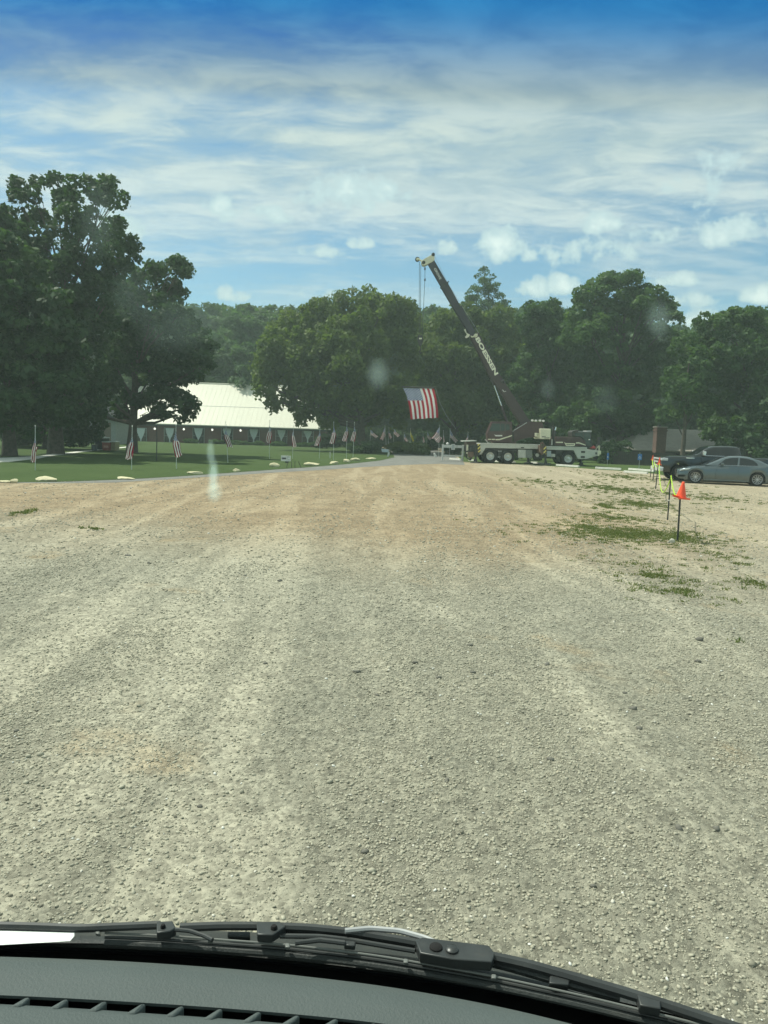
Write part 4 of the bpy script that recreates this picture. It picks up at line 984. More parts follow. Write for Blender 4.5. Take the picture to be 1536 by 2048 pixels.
def bf(u, v):          # u down, v across
    L_ = Vector((np.interp(u, [0,.25,.6,1], [806,813.5,818.5,821.5]), np.interp(u, [0,1], [776,838.5])))
    R_ = Vector((np.interp(u, [0,.35,.7,1], [868,873,875.8,876.5]), np.interp(u, [0,1], [777.5,835.5])))
    p = L_.lerp(R_, v); y = .05*math.sin(v*9+u*2)*u + .10*math.sin(u*2.4) + .012*math.sin(v*26+u*5)
    return bq(p.x, p.y + .5*math.sin(v*17)*u, y)
mb = MB(); mb.grid(bf, 40, 52, uv=True); mb.build('cloth', MT['flag'], big, 60)
mb = MB(); mb.tube([bq(803.5,773.8), bq(870,775.3)], .05, 10); mb.build('bar', MT['cdark'], big, 40)
for q in ((807,774),(866,775)):
    mb = MB(); mb.tube([bq(841,706), bq(*q)], .008, 6); mb.build('sling', MT['cdark'], big)
mb = MB(); mb.tube([bq(871,776), bq(880,806), bq(893,832), bq(912,858)], .012, 6); mb.build('tag_line', MT['galv'], big)

def flag(label, u, vt, vb, side=1, phi=72, seed=0, name='flag_on_pole', m_='flag_small', L=1.5, Wd=.9, D=None, group=None, ub=None, gather=.42, cat='flag', fold=None):
    if fold is None: fold = phi > 70
    if fold: phi -= 5; L *= .9
    b = gp(ub or u, vb) if D is None else py(ub or u, vb, D); b.z = 0; D = b.y
    tp = py(u, vt, D); h = tp.z; rr = random.Random(seed)
    t = thing(name, label, cat, b, 0, group); lean = tp.x - b.x
    mb = MB(); mb.tube([(0,0,-.1),(lean*.5,0,h*.5),(lean,0,h)], [.016,.014,.010], 8)
    mb.lathe([(.005,0),(.025,.02),(.025,.045),(.005,.065)], (lean,0,h), 'z', 8); mb.build('pole', MT['pole'], t, 40)
    f = R(phi); d = Vector((side*math.cos(f), 0, -math.sin(f))); nrm = Vector((-side*math.sin(f), 0, -math.cos(f)))
    a1, a2, yaw = rr.uniform(0,6), rr.uniform(0,6), rr.uniform(-.5,.5)
    def fn(s, v):
        w = min(1, s*1.7); w = w*w*(3-2*w)
        p = Vector((lean*(1-.1), 0, h-.06)) + d*(s*L) + Vector((0,0,-Wd*v))*(1-w) + nrm*(Wd*gather*(math.sqrt((2*v-1)**2+.01)*.62 if fold else v))*w
        p += Vector((0, 0, -.12*math.sin(s*3.1)))*math.cos(f) 
        am = (.035 if fold else .075)*min(1, s*2.5)*(1.3-gather)
        off = am*math.sin(v*13+a1+s*2) + .05*math.sin(s*9+a2)*s
        p.y += off + (.07*w*(v-.5)*2 if fold else 0); p.x += .35*off*math.sin(v*9+a2)*w + yaw*.08*s
        p.z += .05*math.sin(v*8+a2)*s
        return p
    mb = MB(); mb.grid(fn, 22, 26, uv=True); mb.build('cloth', MT[m_], t, 70)
    return t
G1 = 'stars and stripes set on poles along the lawn'
flag('slim stars and stripes on a pole at the far left of the lawn', 70.5, 853.5, 941, -1, 84, 1, gather=0.32, group=G1, ub=70.5)
flag('limp stars and stripes right before the trunk of the oak by the white roof', 264.5, 854, 940, -1, 82, 2, gather=0.49, group=G1, ub=263)
flag('limp stars and stripes just right of the thin dark lawn post', 352, 851, 938, 1, 80, 3, gather=0.61, group=G1, ub=353)
flag('limp stars and stripes on the lawn above the third pale rock from the left', 451.5, 845, 926, 1, 76, 4, gather=0.58, group=G1, ub=456)
flag('stars and stripes with its pole top highest against the right part of the white roof', 539, 842, 918, -1, 83, 5, gather=0.61, group=G1, ub=539)
flag('narrow furled stars and stripes right above the small board on its stand', 587, 852, 918, 1, 84, 6, gather=0.43, group=G1, ub=585)
flag('wide hanging stars and stripes at the right corner of the white roof', 640, 853, 917, -1, 76, 7, gather=0.62, group=G1, ub=639)
flag('stars and stripes on a tall pale pole just right of the white roof corner', 667.5, 845, 921, -1, 84, 8, gather=0.62, group=G1, ub=667)
flag('stars and stripes with wavy folds, left one of the close pair before the dark bush', 694, 844, 917, -1, 80, 9, gather=0.61, group=G1, ub=693)
flag('stars and stripes right one of the close pair before the dark bush', 709, 845.5, 915, -1, 82, 10, gather=0.61, group=G1, ub=706)
G2 = 'stars and stripes flying around the drive entrance'
flag('small flag streaming to the right at the left end of the drive group of flags', 741, 857, 900, 1, 42, 11, L=1.15, Wd=.6, gather=.55, group=G2, ub=740)
flag('folded stars and stripes blown down to the left, behind the mailbox panel', 770, 851, 903, -1, 68, 12, L=1.5, Wd=.8, gather=.5, group=G2, ub=773)
flag('stars and stripes drooping right beside the folded one near the mailbox panel', 778, 856, 902, 1, 74, 13, L=1.2, Wd=.7, gather=.6, group=G2, ub=776)
flag('small flag streaming to the right between the mailbox panel and the yellow flag', 787.5, 855, 899, 1, 46, 14, L=1.15, Wd=.65, gather=.6, group=G2, ub=787)
flag('faint distant stars and stripes half behind the round green shrub', 808, 865, 894, 1, 60, 15, L=1.0, Wd=.6, gather=.5, group=G2, D=82)
flag('bright yellow flag drooping from its pole at the end of the drive', 821, 857, 903, 1, 74, 16, m_='flag_yellow', L=1.55, Wd=.8, gather=.42, ub=819.5)
flag('furled stars and stripes hanging straight down right of the yellow flag', 846, 863, 903, 1, 84, 17, L=1.3, Wd=.6, gather=.45, group=G2)
flag('small stars and stripes streaming right, just left of the widest open flag', 854.5, 862, 904, 1, 50, 18, L=.95, Wd=.6, gather=.55, group=G2, ub=853)
flag('widest open stars and stripes blown down to the left, left of the white gate', 879.5, 851, 914, -1, 56, 19, L=1.25, Wd=.95, gather=.85, group=G2, ub=877)
flag('thin furled stars and stripes just left of the white gate post', 887, 862, 912, 1, 87, 20, L=1.1, Wd=.5, gather=.3, group=G2, ub=886)
flag('stars and stripes streaming down right above the white gate', 900, 858, 911, 1, 50, 21, L=1.35, Wd=.75, gather=.5, group=G2, ub=899)
flag('small furled stars and stripes at the rear end of the crane truck', 936, 865, 908, -1, 80, 22, L=.9, Wd=.5, gather=.4, group=G2, D=66)
# ---------------------------------------------------------------- brick building with white metal roof
def brick(name, c1, c2, mortar, scale=4.0):
    M = bpy.data.materials.new(name); M.use_nodes = True; k = NT(M.node_tree); b = k.n['Principled BSDF']
    tc = k.node('ShaderNodeTexCoord').outputs['Object']; s = k.node('ShaderNodeSeparateXYZ', inp={0: tc}).outputs
    v = k.node('ShaderNodeCombineXYZ', inp={0: k.m('ADD', s[0], s[1]), 1: s[2], 2: 0.0}).outputs[0]
    br = k.node('ShaderNodeTexBrick', inp={'Vector': v, 'Color1': c1, 'Color2': c2, 'Mortar': mortar, 'Scale': scale, 'Mortar Size': .02})
    col = k.mul(br.outputs[0], k.ramp(k.noise(tc, 1.5, 5, .6), [(.3,.8),(.7,1.15)]))
    k.set(b, 'Base Color', col); b.inputs['Roughness'].default_value = .9; return M
MT['brick'] = brick('red_brick', (.12,.045,.035), (.09,.035,.028), (.12,.09,.075))
MT['brick2'] = brick('brown_brick', (.16,.085,.065), (.12,.06,.048), (.17,.14,.12))
def metal_roof():
    M = bpy.data.materials.new('white_metal_roof'); M.use_nodes = True; k = NT(M.node_tree); b = k.n['Principled BSDF']
    tc = k.node('ShaderNodeTexCoord').outputs['Object']
    n = k.noise(k.map(tc, scale=(3,.3,.3)), 1.0, 6, .65); n2 = k.noise(tc, .35, 5, .6)
    col = k.mix(k.m('MULTIPLY', k.smooth(n, .5, .75), .25), (.66,.65,.53), (.55,.53,.42)); col = k.mix(k.m('MULTIPLY', k.smooth(n2, .55, .75), .15), col, (.45,.46,.40))
    k.set(b, 'Base Color', col); b.inputs['Roughness'].default_value = .45; return M
MT['roof_white'] = metal_roof()
MT['dark_trim'] = mat('dark_trim', (.04,.045,.042), .7, vary=.1)
MT['curtain'] = mat('curtain', (.52,.60,.60), .9, vary=.05)
MT['win_frame'] = mat('window_frame', (.25,.28,.27), .6, vary=.05)
DB = 91.0
a = py(231, 848, DB); bq_ = py(657, 854.3, DB); BO = Vector((a.x, DB, 0)); WB = bq_.x - a.x; EH = (a.z + bq_.z)/2
hall = thing('brick_building', 'long low brick building with white metal hip roof and draped windows', 'building', BO)
DEP = 15.0; RZ = py(450, 768.5, DB+DEP/2).z
xr0 = py(285, 766, DB+DEP/2).x - BO.x; xr1 = py(603, 773, DB+DEP/2).x - BO.x
mb = MB(); mb.box(.4, WB-.4, .4, DEP-.4, 0, EH); mb.build('wall', MT['brick'], hall)
roof = thing('roof', None, None, (0,0,0)); roof.parent = hall
mb = MB()
e = [(0,0,EH),(WB,0,EH),(WB,DEP,EH),(0,DEP,EH)]; r0, r1 = (xr0,DEP/2,RZ), (xr1,DEP/2,RZ)
up = .10
vs = e + [r0, r1] + [(x,y,z-up) for x,y,z in e]
mb.add(vs, [(0,1,5,4),(1,2,5),(2,3,4,5),(3,0,4),(0,6,7,1),(1,7,8,2),(2,8,9,3),(3,9,6,0),(6,9,8,7)])
bpy.data.objects.remove(roof)
roof = mb.build('roof', MT['roof_white'], hall)
# standing seams on the front slope, following the hip ends
mb = MB(); n = int(WB/.6)
for i in range(1, n):
    x = WB*i/n; f = 1.0
    if x < xr0: f = x/xr0
    elif x > xr1: f = (WB-x)/(WB-xr1)
    p0 = Vector((x, 0, EH+.01)); p1 = Vector((x, DEP/2*f, EH+(RZ-EH)*f+.01))
    mb.tube([p0, p1], .008, 4)
mb.build('seam', MT['roof_white'], roof)
mb = MB(); mb.tube([(WB*.02,DEP/2*.44+.0,EH+(RZ-EH)*.44+.02),(WB*.98,DEP/2*.44,EH+(RZ-EH)*.44+.02)], .022, 4); mb.build('snow_rail', MT['galv'], roof)
mb = MB(); mb.tube([r0, r1], .12, 6); mb.tube([(0,0,EH), r0], .05, 6); mb.tube([(WB,0,EH), r1], .05, 6); mb.build('ridge_cap', MT['roof_white'], roof)
mb = MB(); mb.box(.02, WB-.02, .02, .14, EH-.30, EH-.102); mb.build('gutter', MT['dark_trim'], hall)
for i, u in enumerate((280,338,395.5,453,506.5,562,615)):
    x = py(u, 870, DB).x - BO.x; z1 = py(u, 858 if i > 3 else 856.5, DB).z; z0 = py(u, 887, DB).z
    mb = MB(); mb.box(x-.66, x+.66, .36, .398, z0, z1); w = mb.build('window', MT['glassdark'], hall)
    mb = MB()
    for q in ((x-.72,x-.66),(x+.66,x+.72),(x-.025,x+.025)): mb.box(q[0], q[1], .34, .37, z0, z1)
    mb.box(x-.72, x+.72, .335, .37, z1, z1+.06); mb.box(x-.76, x+.76, .32, .37, z0-.07, z0); mb.box(x-.66, x+.66, .343, .367, (z0+z1)/2-.02, (z0+z1)/2+.02)
    mb.build('frame', MT['win_frame'], w)
    H = z1-z0; sh = [(-.52,1),(.52,1),(.44,.72),(.26,.48),(.09,.30),(.05,.2),(.13,.02),(-.13,.02),(-.05,.2),(-.09,.30),(-.26,.48),(-.44,.72)]
    mb = MB(); mb.prism([(x+a_, z0+b_*H) for a_, b_ in sh], .315, .33); mb.build('curtain', MT['curtain'], w)
gl = bpy.data.materials.new('lit_globe'); gl.use_nodes = True; pb = gl.node_tree.nodes['Principled BSDF']
pb.inputs['Base Color'].default_value = (.9,.9,.85,1); pb.inputs['Emission Color'].default_value = (1,.97,.85,1); pb.inputs['Emission Strength'].default_value = .9
lamps = [(228,852.5,'bright globe light at the left corner of the brick building'),(309.5,857.5,'globe light on the brick wall right of the oak trunk'),(367.5,858.5,'globe light on the brick wall, right of the third flag'),
         (424.5,859.5,'globe light on the brick wall midway between the third and fourth lawn flags'),(481,861,'globe light on the brick wall, the rightmost lit one')]
for u, v, lb in lamps:
    p = py(u, v, DB+.1)
    t = thing('globe_light', lb, 'lamp', (p.x, DB+.38, p.z), 0, 'globe lights on the brick wall')
    mb = MB(); mb.lathe([(.02,-.13),(.09,-.10),(.13,0),(.09,.10),(.02,.13)], (0,-.28,0), 'z', 14); mb.build('globe', gl, t, 60)
    mb = MB(); mb.tube([(0,0,.15),(0,-.2,.2),(0,-.28,.14)], .02, 6); mb.build('bracket', MT['dark_trim'], t)

# grey-sided shed at the left of it
DS = 74.0
p0 = py(176, 842, DS); p1 = py(231, 842, DS); SO = Vector((p0.x, DS, 0))
shed = thing('shed', 'grey-sided shed with brown door half hidden behind the left trees', 'shed', SO)
WS = p1.x-p0.x; HS = p0.z
MT['siding'] = mat('grey_siding', (.26,.29,.28), .8, vary=.1); MT['brown_door'] = mat('brown_door', (.16,.13,.10), .8, vary=.12)
mb = MB(); mb.box(0, WS, 0, 5, 0, HS+.2)
for i in range(12): mb.box(0, WS*.45, -.02, -.001, .1+i*.2, .26+i*.2)
mb.build('wall', MT['siding'], shed)
mb = MB(); mb.box(WS*.48, WS*.83, -.05, -.003, 0, HS-.1); mb.build('door', MT['brown_door'], shed)
mb = MB(); mb.prism([(-.5,HS+.2),(WS+.3,HS+.2),(WS*.5,HS+1.5)], -.5, 5.5); mb.build('roof', MT['dark_trim'], shed)
def bin_(name, label, u0, u1, v0, v1, D, depth, body, lid, cat, liph=.08, wheels=False):
    a = py(u0, v1, D); b = py(u1, v0, D); w = b.x-a.x; h = b.z
    t = thing(name, label, cat, (a.x, D, 0))
    mb = MB(); k_ = w*.06
    vs = [(k_,0+k_,.06),(w-k_,k_,.06),(w-k_,depth-k_,.06),(k_,depth-k_,.06),(0,0,h-liph),(w,0,h-liph),(w,depth,h-liph),(0,depth,h-liph)]
    mb.add(vs, [(0,3,2,1),(4,5,6,7),(0,1,5,4),(1,2,6,5),(2,3,7,6),(3,0,4,7)]); mb.box(0,w*.04,-.03,0,.1,h-liph); mb.box(w*.96,w,-.03,0,.1,h-liph)
    bevel(mb.build('body', body, t), .01)
    mb = MB(); mb.prism([(-.03,h-liph),(w+.03,h-liph),(w+.03,h-liph*.4),(w*.5,h),(-.03,h-liph*.4)], -.05, depth+.03); bevel(mb.build('lid', lid, t), .01)
    return t
MT['bin_dark'] = mat('bin_dark', (.035,.045,.048), .6); MT['bin_red'] = mat('bin_red', (.27,.06,.045), .6, vary=.15, dirt=(5,.3,(.4,.3,.25))); MT['bin_tan'] = mat('bin_tan', (.36,.31,.19), .8); MT['bin_lid'] = mat('pale_lid', (.50,.53,.50), .6)
bin_('dumpster', 'dark dumpster with pale lid behind the red box by the shed', 190, 207, 874, 903, 56, 1.2, MT['bin_dark'], MT['bin_lid'], 'dumpster', .10)
rb = bin_('storage_box', 'faded red box with pale lid edge next to a tan crate by the shed', 204.5, 219.5, 883, 904, 54.5, .9, MT['bin_red'], MT['bin_lid'], 'box', .07)
mb = MB(); mb.box(.10,.46,-.006,-.002,.25,.42); mb.build('label_patch', mat('faded_patch', (.45,.22,.18), .7), rb)
bin_('crate', 'tan crate standing against the right side of the red box', 220, 230.5, 882.5, 904, 54.8, .9, MT['bin_tan'], MT['bin_lid'], 'crate', .07)
bin_('trash_can', 'small dark blue trash can left of the red box', 183, 191.5, 889, 907, 53, .35, mat('can_blue', (.04,.06,.075), .6), MT['bin_dark'], 'trash can', .05)

# ---------------------------------------------------------------- grey-roofed building, chimney, fence on the right
DR = 68.0
MT['shingle'] = mat('grey_shingles', (.30,.275,.235), .95, vary=.12, vscale=2, bump=.3, bscale=20)
MT['boards'] = mat('dark_boards', (.045,.040,.034), .9, vary=.3, vscale=3)
a = py(1257, 898, DR); b = py(1480, 916, DR); HO = Vector((a.x, DR, 0)); w = b.x-a.x
hs = thing('low_building', 'low dark building with a wide plain grey-brown shingle roof', 'building', HO)
r0 = py(1284, 856, DR+6.5)-HO; r1 = py(1472, 867, DR+6.5)-HO
mb = MB(); mb.box(.3, w-.3, .3, 12.5, 0, 1.22); mb.build('wall', MT['boards'], hs)
mb = MB(); ez = 1.26
mb.add([(0,0,ez),(w,0,ez),(r1.x,6.5,r0.z),(r0.x,6.5,r0.z),(w,13,ez),(0,13,ez),(0,0,ez-.1),(w,0,ez-.1),(w,13,ez-.1),(0,13,ez-.1)], [(0,1,2,3),(3,2,4,5),(1,4,2),(0,3,5),(0,6,7,1),(1,7,8,4),(4,8,9,5),(5,9,6,0),(6,9,8,7)])
mb.build('roof', MT['shingle'], hs)
for i in range(5):
    x = 1.2+i*2.3; mb = MB(); mb.box(x, x+1.3, .26, .298, .35, 1.05); f = mb.build('window', MT['glassdark'], hs)
    mb = MB(); mb.box(x-.06,x,.24,.29,.3,1.1); mb.box(x+1.3,x+1.36,.24,.29,.3,1.1); mb.box(x,x+1.3,.24,.29,1.05,1.1); mb.build('frame', MT['dark_trim'], f)
a = py(1315, 852, DR-2); b = py(1334.5, 852, DR-2)
ch = thing('chimney', 'tall square brick chimney with a thin cap in front of the grey roof', 'chimney', ((a.x+b.x)/2, DR-1.5, 0))
w = (b.x-a.x)/2; h = a.z
mb = MB(); mb.box(-w, w, -.5, .4, 0, h-.12); mb.box(-w-.05, w+.05, -.55, .45, h-.45, h-.32); mb.build('stack', MT['brick2'], ch)
mb = MB(); mb.box(-w-.06, w+.06, -.56, .46, h-.12, h-.03); mb.build('cap', MT['shingle'], ch)
mb = MB(); mb.box(-.22,.0,-.2,.1,h-.03,h+.12); mb.build('flue', MT['dark_trim'], ch)
# fence
p0 = py(1222, 930, 63.5); p1 = py(1352, 935, 62); d = (p1-p0); d.z = 0; Lf = d.length
fe = thing('board_fence', 'dark upright board fence behind the blue parking signs', 'fence', (p0.x, p0.y, 0), math.atan2(d.y, d.x))
mb = MB(); rr = random.Random(3); n = int(Lf/.16)
for i in range(n): mb.box(i*.16, i*.16+.148, 0, .02, 0, 1.12+rr.uniform(-.02,.02))
mb.build('boards', MT['boards'], fe)
mb = MB(); mb.box(0,Lf,.022,.06,.25,.34); mb.box(0,Lf,.022,.06,.85,.94); mb.build('rail', MT['boards'], fe)
# accessible parking signs
MT['sign_blue'] = mat('sign_blue', (.05,.20,.55), .45, vary=.05)
for (u, v0, v1, vb, w, lb) in ((1214.5,906,919,931,.16,'narrow blue parking sign turned edgewise beyond the front of the crane truck'),(1278,908,920,937,.30,'blue accessible parking sign on a post before the dark fence')):
    p = gp(u, vb); t = thing('parking_sign', lb, 'sign', p, 0)
    z1 = py(u, v0, p.y).z; z0 = py(u, v1, p.y).z
    mb = MB(); mb.tube([(0,.02,0),(0,.02,z1+.12)], .022, 8); mb.build('post', MT['galv'], t)
    mb = MB(); mb.box(-w/2, w/2, -.02, -.012, z0, z1); pl = mb.build('panel', MT['sign_blue'], t)
    mb = MB(); c = (0,-.024,(z0*.62+z1*.38)); rw = w*.26
    mb.tube([(c[0]+rw*math.cos(q*.5), c[1], c[2]+rw*math.sin(q*.5)) for q in range(2,12)], .012, 6)
    mb.tube([(-w*.05,-.024,c[2]+rw*.9),(0,-.024,c[2]+rw*.1),(rw*1.1,-.024,c[2]+rw*.1),(rw*1.3,-.024,c[2]-rw*.7)], .013, 6)
    mb.lathe([(.022,-.003),(.022,.003)], (-w*.05,-.024,c[2]+rw*1.5), 'y', 10); mb.build('symbol', MT['paint_white'], pl)
# white parking curbs
cb = [(900,919,922,920.5,'short white curb under the white gate'),(938,921.6,951,922.4,'white parking curb left of the rear wheels of the crane truck'),(988,923.4,1008,925.2,'white parking curb between the two rear wheels of the crane truck'),
      (1022,925.6,1031,926,'white parking curb right behind the second rear wheel of the crane truck'),(1063,926.6,1100,929.2,'white parking curb under the middle of the crane truck'),(1113,931.6,1158,934.6,'white parking curb behind the front wheel of the crane truck'),
      (1191,937.2,1242,940,'white parking curb ahead of the crane bumper'),(1258,939.7,1309,943.6,'white parking curb below the blue parking sign, the farther one'),(1248,945,1295,948,'white parking curb nearest the camera, beside the roped posts')]
for (u0,v0,u1,v1,lb) in cb:
    a = gp(u0, v0); b = gp(u1, v1); d = b-a; Lc = d.length
    mb = MB(); mb.prism([(-.10,0),(.10,0),(.07,.125),(-.07,.125)], -Lc/2, Lc/2); 
    for q in (-.3,.3): mb.lathe([(.015,.127),(.015,.132)], (0,Lc*q,0), 'z', 8)
    o = mb.build('parking_curb', MT['concrete']); bevel(o, .012); c = (a+b)/2; o.location = (c.x, c.y, .006); o.rotation_euler = (0,0,math.atan2(d.y,d.x)-math.pi/2)
    tag(o, lb, 'parking curb', 'white parking curbs')
# white gate section
p = gp(884.5, 920.5); D = p.y; gt = thing('gate', 'white pipe gate with a paper notice left of the crane truck', 'gate', (p.x, D, 0))
def gx(u, v): q = py(u, v, D); return Vector((q.x-p.x, 0, q.z))
zt = gx(885,890.5).z; zl = gx(885,911).z; xr = gx(926,892).x
for x in (0, xr): mb = MB(); mb.box(x-.07, x+.07, -.06, .06, 0, zt+.05); mb.box(x-.09,x+.09,-.08,.08,zt+.05,zt+.08); bevel(mb.build('post', MT['paint_white'], gt), .01)
mb = MB(); mb.box(.072, xr-.072, -.05, .05, zt-.18, zt+.04); mb.build('rail', MT['paint_white'], gt)
mb = MB(); mb.box(.072, xr-.072, -.04, .04, zl-.05, zl+.06); mb.build('rail', MT['paint_white'], gt)
mb = MB(); mb.lathe([(.02,0),(.10,.03),(.12,.09),(.08,.16),(.01,.19)], (gx(895,890).x,0,zt+.042), 'z', 14); mb.build('knob', MT['paint_white'], gt, 50)
q0, q1 = gx(902.5,888), gx(909.5,899.5); mb = MB(); mb.box(q0.x, q1.x, -.075, -.055, q1.z, q0.z); nt_ = mb.build('notice', MT['paint_white'], gt)
mb = MB()
for i in range(4): mb.box(q0.x+.05, q1.x-.05-.04*(i%2), -.080, -.077, q0.z-.10-i*.085, q0.z-.07-i*.085)
mb.build('text_lines', mat('faded_ink', (.2,.32,.33), .8), nt_)
# panel on a post left of the drive, white block right of it
p = gp(777, 913.5); D = p.y; mbx = thing('roadside_panel', 'tilted blue-grey panel on a short white post at the left of the drive', 'sign', (p.x, D, 0))
g_ = lambda u, v: (py(u,v,D).x-p.x, py(u,v,D).z)
mb = MB(); mb.prism([g_(762.5,897.5),(g_(777,899)),(g_(778.5,905)),(g_(764,904))], -.05, .03); bevel(mb.build('panel', mat('panel_blue_grey', (.42,.50,.56), .5), mbx), .01)
mb = MB(); mb.prism([g_(776,904),g_(779.5,904.5),g_(779,909),g_(776.5,913.3),g_(774,913.3)], -.04, .08); bevel(mb.build('post', MT['paint_white'], mbx), .01)
p = gp(870.5, 914); D = p.y; g_ = lambda u, v: (py(u,v,D).x-p.x, max(0, py(u,v,D).z))
mb = MB(); mb.prism([g_(867,906.5),g_(870,906),g_(873.6,912),g_(873.6,914),g_(868.5,914)], -.15, .2); o = mb.build('marker_block', MT['paint_white']); bevel(o, .02); o.location = (p.x, D, .004); tag(o, 'small leaning white block at the right edge of the drive', 'marker')
p = gp(660, 917); mb = MB(); mb.box(-.03,.03,-.03,.03,0,.45); mb.add([(-.03,-.03,.45),(.03,-.03,.45),(.03,.03,.45),(-.03,.03,.45),(0,0,.5)], [(0,1,4),(1,2,4),(2,3,4),(3,0,4)])
o = mb.build('stake', MT['paint_white']); o.location = p; tag(o, 'short pale stake in the lawn just left of the tall pale flag pole', 'stake')
p = gp(313, 922); mb = MB(); mb.tube([(0,0,0),(.02,0,1.3),(0,0,2.0)], [.03,.028,.025], 8); o = mb.build('thin_post', MT['dark_trim'], None); o.location = p; tag(o, 'thin dark post on the lawn between the oak trunk and the third flag', 'post')

# board on a stand
p = gp(589, 936.2); D = p.y; g3 = lambda u, v, y=0: Vector((py(u,v,D+y).x-p.x, y, py(u,v,D+y).z))
es = thing('sign_stand', 'small white board with a dark left-pointing arrow on a low metal stand', 'sign', p)
bx0, bx1, bz0, bz1 = g3(579,0).x, g3(599.5,0).x, g3(589,923).z, g3(589,912).z
mb = MB(); mb.box(bx0, bx1, -.03, .0, bz0, bz1); bd = mb.build('board', MT['paint_white'], es); bevel(bd, .005)
ink = mat('ink', (.07,.06,.07), .7); cz_ = (bz0+bz1)/2; wx = bx1-bx0
mb = MB(); x = bx0+wx*.08; mb.prism([(x,cz_),(x+.06,cz_+.07),(x+.06,cz_+.045),(x+wx*.44,cz_+.045),(x+wx*.44,cz_-.045),(x+.06,cz_-.045),(x+.06,cz_-.07)], -.034, -.031); mb.build('arrow', ink, bd)
mb = MB()
for i, (a_, b_) in enumerate(((.62,.90),(.62,.66),(.68,.90))): mb.box(bx0+wx*a_, bx0+wx*b_, -.034, -.031, cz_+.07-.075*i, cz_+.095-.075*i)
mb.build('text_lines', mat('ink_grey', (.22,.25,.24), .8), bd)
for (a_, b_) in (((577.5,918),(573,936)),((590,922),(589.5,936)),((597,923),(602.5,936)),((583,923),(583,936))):
    A_, B_ = g3(*a_, .08), g3(*b_, .08); B_.z = 0; mb = MB(); mb.tube([A_, B_], .014, 6); mb.build('leg', MT['cdark'], es)
mb = MB(); mb.box(g3(588,0).x, g3(595,0).x, .002, .05, bz0-.09, bz0-.005); mb.build('clamp', MT['cdark'], es)

# pale landscaping rocks along the edge
MT['rock'] = mat('limestone', (.60,.55,.36), .9, vary=.25, vscale=5, bump=.6, bscale=12, dirt=(4,.4,(.25,.22,.13)))
def rock(label, u, v, wpx, hpx, seed, m_='rock', group='pale rocks along the lawn edge'):
    p = gp(u, v); s = p.y/F; w, h = wpx*s, hpx*s; rng = random.Random(seed)
    bm = bmesh.new(); bmesh.ops.create_icosphere(bm, subdivisions=3, radius=1)
    pl = [(Vector((rng.uniform(-1,1), rng.uniform(-1,1), rng.uniform(-.3,1))).normalized(), rng.uniform(.5,.85)) for _ in range(9)]
    for vv in bm.verts:
        for nrm, dd in pl:
            t_ = vv.co.dot(nrm)-dd
            if t_ > 0: vv.co -= nrm*t_*.85
        vv.co *= 1+.06*math.sin(vv.co.x*9+seed)*math.cos(vv.co.y*8+vv.co.z*7)
        vv.co.x *= w/2/.85; vv.co.y *= w*.32; vv.co.z = vv.co.z*h*.62 + h*.40
    me = bpy.data.meshes.new('rock'); bm.to_mesh(me); bm.free(); o = put('landscape_rock', me, None, [MT[m_]]); o.location = p
    me.polygons.foreach_set('use_smooth', [True]*len(me.polygons)); me.set_sharp_from_angle(angle=R(28))
    return tag(o, label, 'rock', group)
rk = [(8,965,30,5,'low flat pale rock at the left picture edge'),(29,966,15,9,'small crumbly brown rock next to the flat one at the left edge'),(93,962.5,38,11,'largest pale rock, right of the leftmost flag'),(250,958.5,36,6,'long flat rock below the limp flag by the oak trunk'),
      (390,948.5,28,6.5,'flat pale rock under the space between third and fourth flags'),(473,943.5,14,7.5,'small wedge-shaped pale rock left of the small board'),(548,934,20,9,'peaked pale rock left of the small board'),(624,931.5,30,7.5,'long pale rock right of the small board'),
      (667.5,928,20,6,'squared flat rock at the foot of the tall pale flag pole'),(693.5,925,16,8,'lumpy pale rock below the close pair of flags'),(710.5,921.5,17,6,'pale rock just right of the close pair of flags'),(741.5,918.5,20,3.5,'thin flat rock nearest the drive')]
for i, (u,v,w,h,lb) in enumerate(rk): rock(lb, u, v, w, h, 20+i)
MT['rock_grey'] = mat('pale_stone', (.50,.49,.40), .9, vary=.2)
rock('small pale stone beside the foot of the nearest cone post', 1343, 1086, 13, 9, 77, 'rock_grey', None)

# ---------------------------------------------------------------- posts with cones and chain
MT['cone'] = mat('safety_orange', (.92,.10,.035), .45, vary=.04)
MT['cone'].node_tree.nodes['Principled BSDF'].inputs['Roughness'].default_value = .45
MT['post'] = mat('post_green', (.025,.032,.030), .6, vary=.2)
posts = [((1355,1083),(1361,985),'nearest thin dark post, carrying the big orange cone','dark steel posts of the roped line'),((1335,1040),(1342,948),'second thin dark post with a white band and no cone',0),((1311,978),(1317.5,920),'third thin dark post, under a small orange cone',0),
         ((1306,961),(1309,932),'short thin post between the two far small cones',0),((1300.5,955),(1305,913),'farthest thin dark post, under the smallest orange cone',0)]
PT = []
for (b_, t_, lb, _) in posts:
    p = gp(*b_); tp = py(*t_, p.y); ln = tp-p
    t = thing('post', lb, 'post', p, 0, 'thin dark posts of the roped line')
    mb = MB(); r_ = .019 if p.y < 25 else .022
    for i in range(4): pass
    mb.tube([(0,0,-.1), ln*.5, ln], r_, 8); mb.box(-.006,.006,-r_-.008,0,.0,.02)
    n_ = int(ln.z/.06)
    for i in range(2, n_): q = ln*(i/n_); mb.lathe([(r_*.6,-.006),(r_*1.35,0),(r_*.6,.006)], q, 'z', 6)
    mb.build('shaft', MT['post'], t, 30); PT.append((p, tp))
    if 'white band' in lb: mb = MB(); mb.lathe([(r_*1.5,-.012),(r_*1.5,.012)], ln*.43, 'z', 8); mb.build('band', MT['paint_white'], t)
